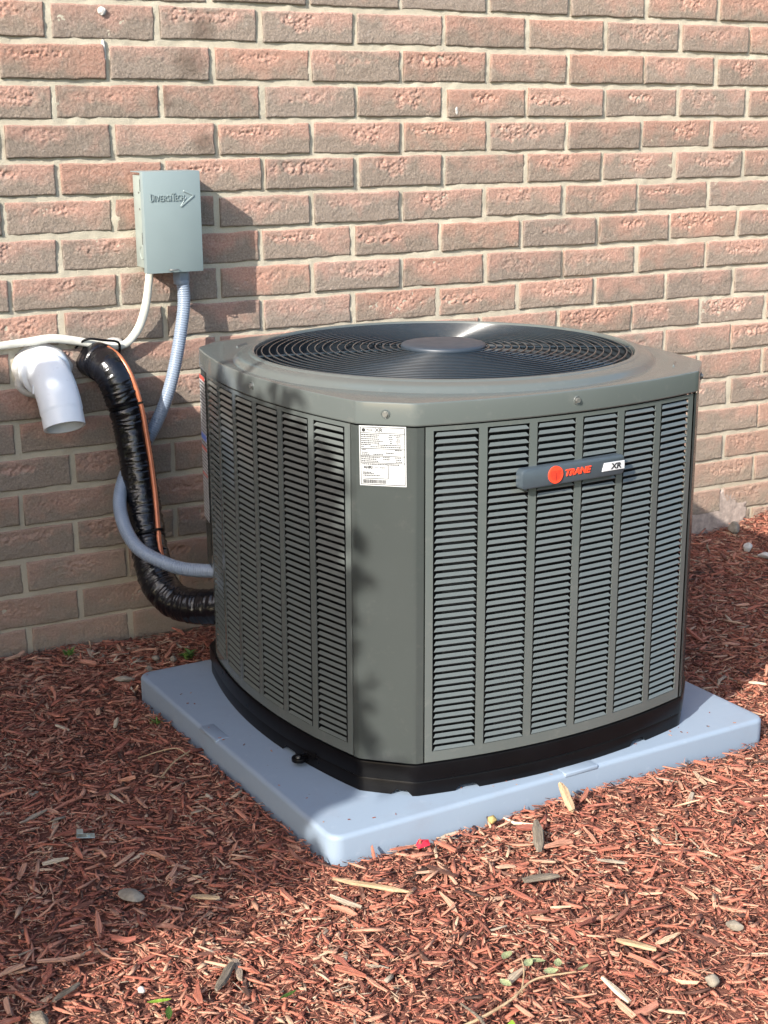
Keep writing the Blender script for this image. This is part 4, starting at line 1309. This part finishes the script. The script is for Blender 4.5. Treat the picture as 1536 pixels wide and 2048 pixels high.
pebble('stone', 0.287, -1.029, 0.010, 0.007, 0.007, plain('ochre_chip', (0.34, 0.25, 0.09), 0.8, var=0.2, scale=100), 'yellow ochre lump against the pad front', 'stone', 12, 0.016)
pebble('wood_knot', -0.428, -1.189, 0.016, 0.010, 0.009, M['grey_wood'], 'rounded ribbed wood knot at the bottom left corner', 'wood knot', 13, 0.014)
for i, (x, y, lab) in enumerate(((0.090, -0.150, 'white pebble on mulch nearest the wall behind the pad'), (0.118, -0.172, 'white pebble on mulch close to the rear edge of the pad'), (0.060, -0.196, 'small grey pebble on mulch left of the two white pebbles'))):
    pebble('pebble', x, y, 0.009, 0.007, 0.006, M['stone'], lab, 'pebble', 20 + i, 0.012)

# red plastic scrap at the pad front
rs = MB()
rs.add([(-0.010, -0.004, 0), (0.009, -0.005, 0.002), (0.011, 0.004, 0.006), (-0.004, 0.006, 0.009), (-0.011, 0.002, 0.004), (0.001, -0.001, 0.0085)], [(0, 1, 5), (1, 2, 5), (2, 3, 5), (3, 4, 5), (4, 0, 5), (4, 3, 2, 1, 0)])
o = rs.build('plastic_scrap', M['red_scrap'], None); o.location = (0.166, -1.036, gz_at(0.166, -1.036) + 0.013); tag(o, 'bright red plastic scrap against the front of the pad', 'plastic scrap')

# zinc clip in the shaded mulch
zc = MB()
zc.box((0, 0, 0.004), (0.026, 0.012, 0.0012)); zc.box((-0.0125, 0, 0.0075), (0.0014, 0.012, 0.008)); zc.box((-0.0085, 0, 0.0112), (0.009, 0.012, 0.0012)); zc.cyl((0.004, 0, 0.005), 0.0035, 0.002, 14)
o = zc.build('metal_clip', M['zinc'], None, bevel=(0.0003, 1)); o.location = (-0.247, -0.782, gz_at(-0.247, -0.782) + 0.012); o.rotation_euler = (0.1, 0.12, -0.25)
tag(o, 'small bent silver metal clip lying in shaded mulch', 'metal clip')

# leaves
def leaf_geo(L, w, curl=0.25, n=7):
    V = []; F = []
    for i in range(n):
        f = i / (n - 1); ww = w * math.sin(math.pi * min(1, f * 0.93 + 0.05)) ** 0.8
        for sx in (-1, 0, 1): V.append((f * L, sx * ww / 2, curl * L * (f - 0.5) ** 2 + abs(sx) * ww * 0.22))
    for i in range(n - 1):
        for k in range(2): q = i * 3 + k; F.append((q, q + 3, q + 4, q + 1))
    return V, F
def leaf(name, x, y, L, w, yaw, mat, label, lift=0.016):
    V, F = leaf_geo(L, w)
    bm = bmesh.new(); vv = [bm.verts.new(v) for v in V]
    for f in F: bm.faces.new([vv[i] for i in f])
    bmesh.ops.solidify(bm, geom=bm.faces[:], thickness=0.0005)
    me = bpy.data.meshes.new(name); bm.to_mesh(me); bm.free(); smooth(me, 50)
    o = link_mesh(name, me, mat); o.location = (x, y, gz_at(x, y) + lift); o.rotation_euler = (random.uniform(-.2, .2), random.uniform(-.15, .15), yaw)
    tag(o, label, 'leaf'); return o
leaf('fallen_leaf', -0.312, -1.225, 0.028, 0.008, -0.42, M['lime_leaf'], 'bright lime green leaf on mulch at bottom left', 0.020)
leaf('fallen_leaf', -0.300, -1.262, 0.022, 0.008, 1.2, M['weed'], 'dark green blade at the bottom edge below the lime leaf', 0.016)
leaf('fallen_leaf', -0.173, -1.288, 0.024, 0.006, 0.2, M['weed'], 'thin dark green leaf right of the lime leaf', 0.018)
leaf('fallen_leaf', 0.098, -1.348, 0.020, 0.013, 0.6, M['pale_leaf'], 'pale crumpled leaf above the dry twig, upper of the pair', 0.020)
leaf('fallen_leaf', 0.120, -1.366, 0.022, 0.013, -0.5, M['pale_leaf'], 'pale crumpled leaf above the dry twig, lower of the pair', 0.020)
leaf('fallen_leaf', 0.030, -1.466, 0.018, 0.009, 0.9, M['lime_leaf'], 'yellow-green leaf at the bottom edge below the dry twig', 0.018)

# dry twig with pale leaves
tw = empty('dry_twig', (0.060, -1.430, gz_at(0.06, -1.43) + 0.020))
tag(tw, 'dry branching twig with pale withered leaves across the front mulch', 'twig')
def tw_path(pts, r0_, r1_):
    P, _ = resample(catmull(pts, 10), 0.004); n_ = len(P)
    return MB().loops(tube_loops(P, lambda i, t: r0_ + (r1_ - r0_) * i / n_, 7, up=(0, 0, 1)), True, True)
tw_path([(-0.075, -0.003, -0.003), (-0.04, -0.001, 0.0), (0.0, 0.008, 0.002), (0.045, 0.026, 0.004), (0.10, 0.018, 0.002)], 0.0022, 0.0011).build('stem', M['tan_wood'], tw, sm=60)
tw_path([(0.018, 0.014, 0.002), (0.04, 0.042, 0.008), (0.052, 0.066, 0.010)], 0.0013, 0.0008).build('side_stem', M['tan_wood'], tw, sm=60)
tw_path([(-0.060, -0.040, -0.003), (-0.052, -0.008, 0.002), (-0.058, 0.026, 0.005)], 0.0026, 0.0014).build('side_stem', M['grey_wood'], tw, sm=60)
for i, (x, y, a) in enumerate(((0.046, 0.052, 0.4), (0.060, 0.030, -0.3), (0.080, 0.030, 0.9), (0.010, 0.024, 1.8), (0.098, 0.012, 0.2))):
    V, F = leaf_geo(0.018, 0.010, 0.5)
    mt = Matrix.Translation((x, y, 0.006)) @ Matrix.Rotation(a, 4, 'Z') @ Matrix.Rotation(0.4 - 0.2 * i, 4, 'X')
    bm = bmesh.new(); vv = [bm.verts.new(mt @ Vector(v)) for v in V]
    for f in F: bm.faces.new([vv[k] for k in f])
    bmesh.ops.solidify(bm, geom=bm.faces[:], thickness=0.0005)
    me = bpy.data.meshes.new('leaf'); bm.to_mesh(me); bm.free(); smooth(me, 50); link_mesh('leaf', me, M['pale_leaf'], tw)

# dry root by the pad's left side
rt = [(-0.082, 0.012, 0.004), (-0.045, 0.012, 0.008), (-0.018, 0.004, 0.010), (-0.008, -0.020, 0.004)]
o = tw_path(rt, 0.0012, 0.0009).build('dry_root', M['tan_wood'], None, sm=60); o.location = (-0.010, -0.580, gz_at(-0.01, -0.58) + 0.012)
tag(o, 'thin curled pale root beside the left side of the pad', 'root')
o = tw_path([(-0.05, -0.03, 0), (-0.02, -0.005, 0.008), (0.018, 0.020, 0.010)], 0.0016, 0.0012).build('dry_root', M['tan_wood'], None, sm=60); o.location = (-0.030, -0.612, gz_at(-0.03, -0.61) + 0.012)
tag(o, 'straight pale twig just below the curled root by the pad', 'twig')

# weeds
def weed(x, y, nleaf, size, label, seed):
    r = random.Random(seed); b = MB()
    for i in range(nleaf):
        V, F = leaf_geo(size * r.uniform(0.6, 1.1), size * 0.42, -0.6)
        mt = Matrix.Translation((r.uniform(-.3, .3) * size, r.uniform(-.3, .3) * size, 0)) @ Matrix.Rotation(r.uniform(0, 6.28), 4, 'Z') @ Matrix.Rotation(-r.uniform(0.2, 1.2), 4, 'Y')
        b.add(V, F, mt)
    root = empty('weed', (x, y, gz_at(x, y) + 0.010)); tag(root, label, 'weed')
    b.build('weed_leaves', M['weed'], root, sm=60)
    MB().cyl((0, 0, 0.004), 0.0012, 0.016, 8).build('weed_stem', M['weed'], root, sm=60)
weed(0.150, -0.165, 16, 0.022, 'small green weed behind the pad by the condenser base', 1)
weed(-0.053, -0.060, 12, 0.016, 'tiny green weed at the foot of the wall on the left', 2)
weed(-0.014, -0.440, 7, 0.014, 'green sprout against the left edge of the pad', 3)
weed(-0.395, -0.745, 8, 0.016, 'dark green sprout in shaded mulch at the left edge', 4)

# ------------------------------------------------------------------ shrub beside the camera on the left
E1 = np.array([0.47551703, -0.87970651, 0.0]); E2 = np.array([0.45998126, 0.24863852, 0.85240608]); DS = np.array(SUN_TRAVEL)
def crown_pt(a, b, d): return E1 * a + E2 * b - DS * d
blobs = [(-0.45, -0.62, 1.15, 0.92, 11000), (0.38, -0.06, 0.45, 0.49, 12000), (0.42, -0.62, 0.42, 0.50, 3600), (-0.10, 0.05, 0.54, 0.35, 6000), (0.58, 0.09, 0.23, 0.28, 4200), (0.60, -0.22, 0.25, 0.32, 2600), (0.25, 0.12, 0.30, 0.20, 2400), (0.02, 0.26, 0.24, 0.17, 1800)]
tc = crown_pt(-0.4, -0.6, 2.7)
tree = empty('shade_shrub', (tc[0], tc[1], -0.04))
tag(tree, 'big leafy shrub left of the view, shading the left side of the unit', 'shrub')
r = np.random.default_rng(21)
LV, LF_ = leaf_geo(0.060, 0.042, 0.2, 3)
LV = np.array(LV)
allV = []; allF = []
nb = 0
for a0, b0, ra, rb_, cnt in blobs:
    # clumps, so the crown has light and dark masses and ragged edges
    k = 0
    while k < cnt:
        q = r.normal(0, 1, 3); q /= np.linalg.norm(q); q *= r.random() ** 0.36
        ca, cb, cdp_ = a0 + ra * q[0], b0 + rb_ * q[1], 2.7 + 0.55 * q[2]
        m = int(r.integers(14, 30))
        for _ in range(m):
            p_ = crown_pt(ca + r.normal(0, 0.028), cb + r.normal(0, 0.028), cdp_ + r.normal(0, 0.05))
            ax = r.normal(0, 1, (3, 3)); u_, _, vt = np.linalg.svd(ax)
            allV.append(LV @ (u_ @ vt) * r.uniform(0.7, 1.2) + p_ - np.array([tc[0], tc[1], -0.04]))
            k += 1
n_l = len(allV); nv = len(LV)
F = (np.array(LF_)[None] + (np.arange(n_l) * nv)[:, None, None]).reshape(-1, 4)
me = np_mesh('crown', np.vstack(allV), F)
link_mesh('crown', me, M['leaf'], tree)
tp = np.array([(0, 0, 0), (0.03, 0.02, 0.25), (-0.03, 0.03, 0.5), (0.02, 0.0, 0.8), (0.05, 0.03, 1.1)])
P, s_ = resample(catmull(tp, 10), 0.05)
MB().loops(tube_loops(P, lambda i, t: 0.05 - 0.038 * i / len(P) + 0.004 * math.sin(3 * t), 14, up=(1, 0, 0)), True, True).build('trunk', M['bark'], tree, sm=60)
for i in range(9):
    a = r.uniform(0, 6.28); z0_ = 0.25 + 0.07 * i; l_ = r.uniform(0.4, 0.75)
    bp_ = np.array([(0, 0, z0_), (0.4 * l_ * math.cos(a), 0.4 * l_ * math.sin(a), z0_ + 0.15), (l_ * math.cos(a), l_ * math.sin(a), z0_ + 0.32)])
    P, _ = resample(catmull(bp_, 8), 0.06)
    MB().loops(tube_loops(P, lambda i_, t: 0.022 - 0.016 * i_ / len(P), 8, up=(0.1, 0.2, 1)), True, True).build('limb', M['bark'], tree, sm=60)
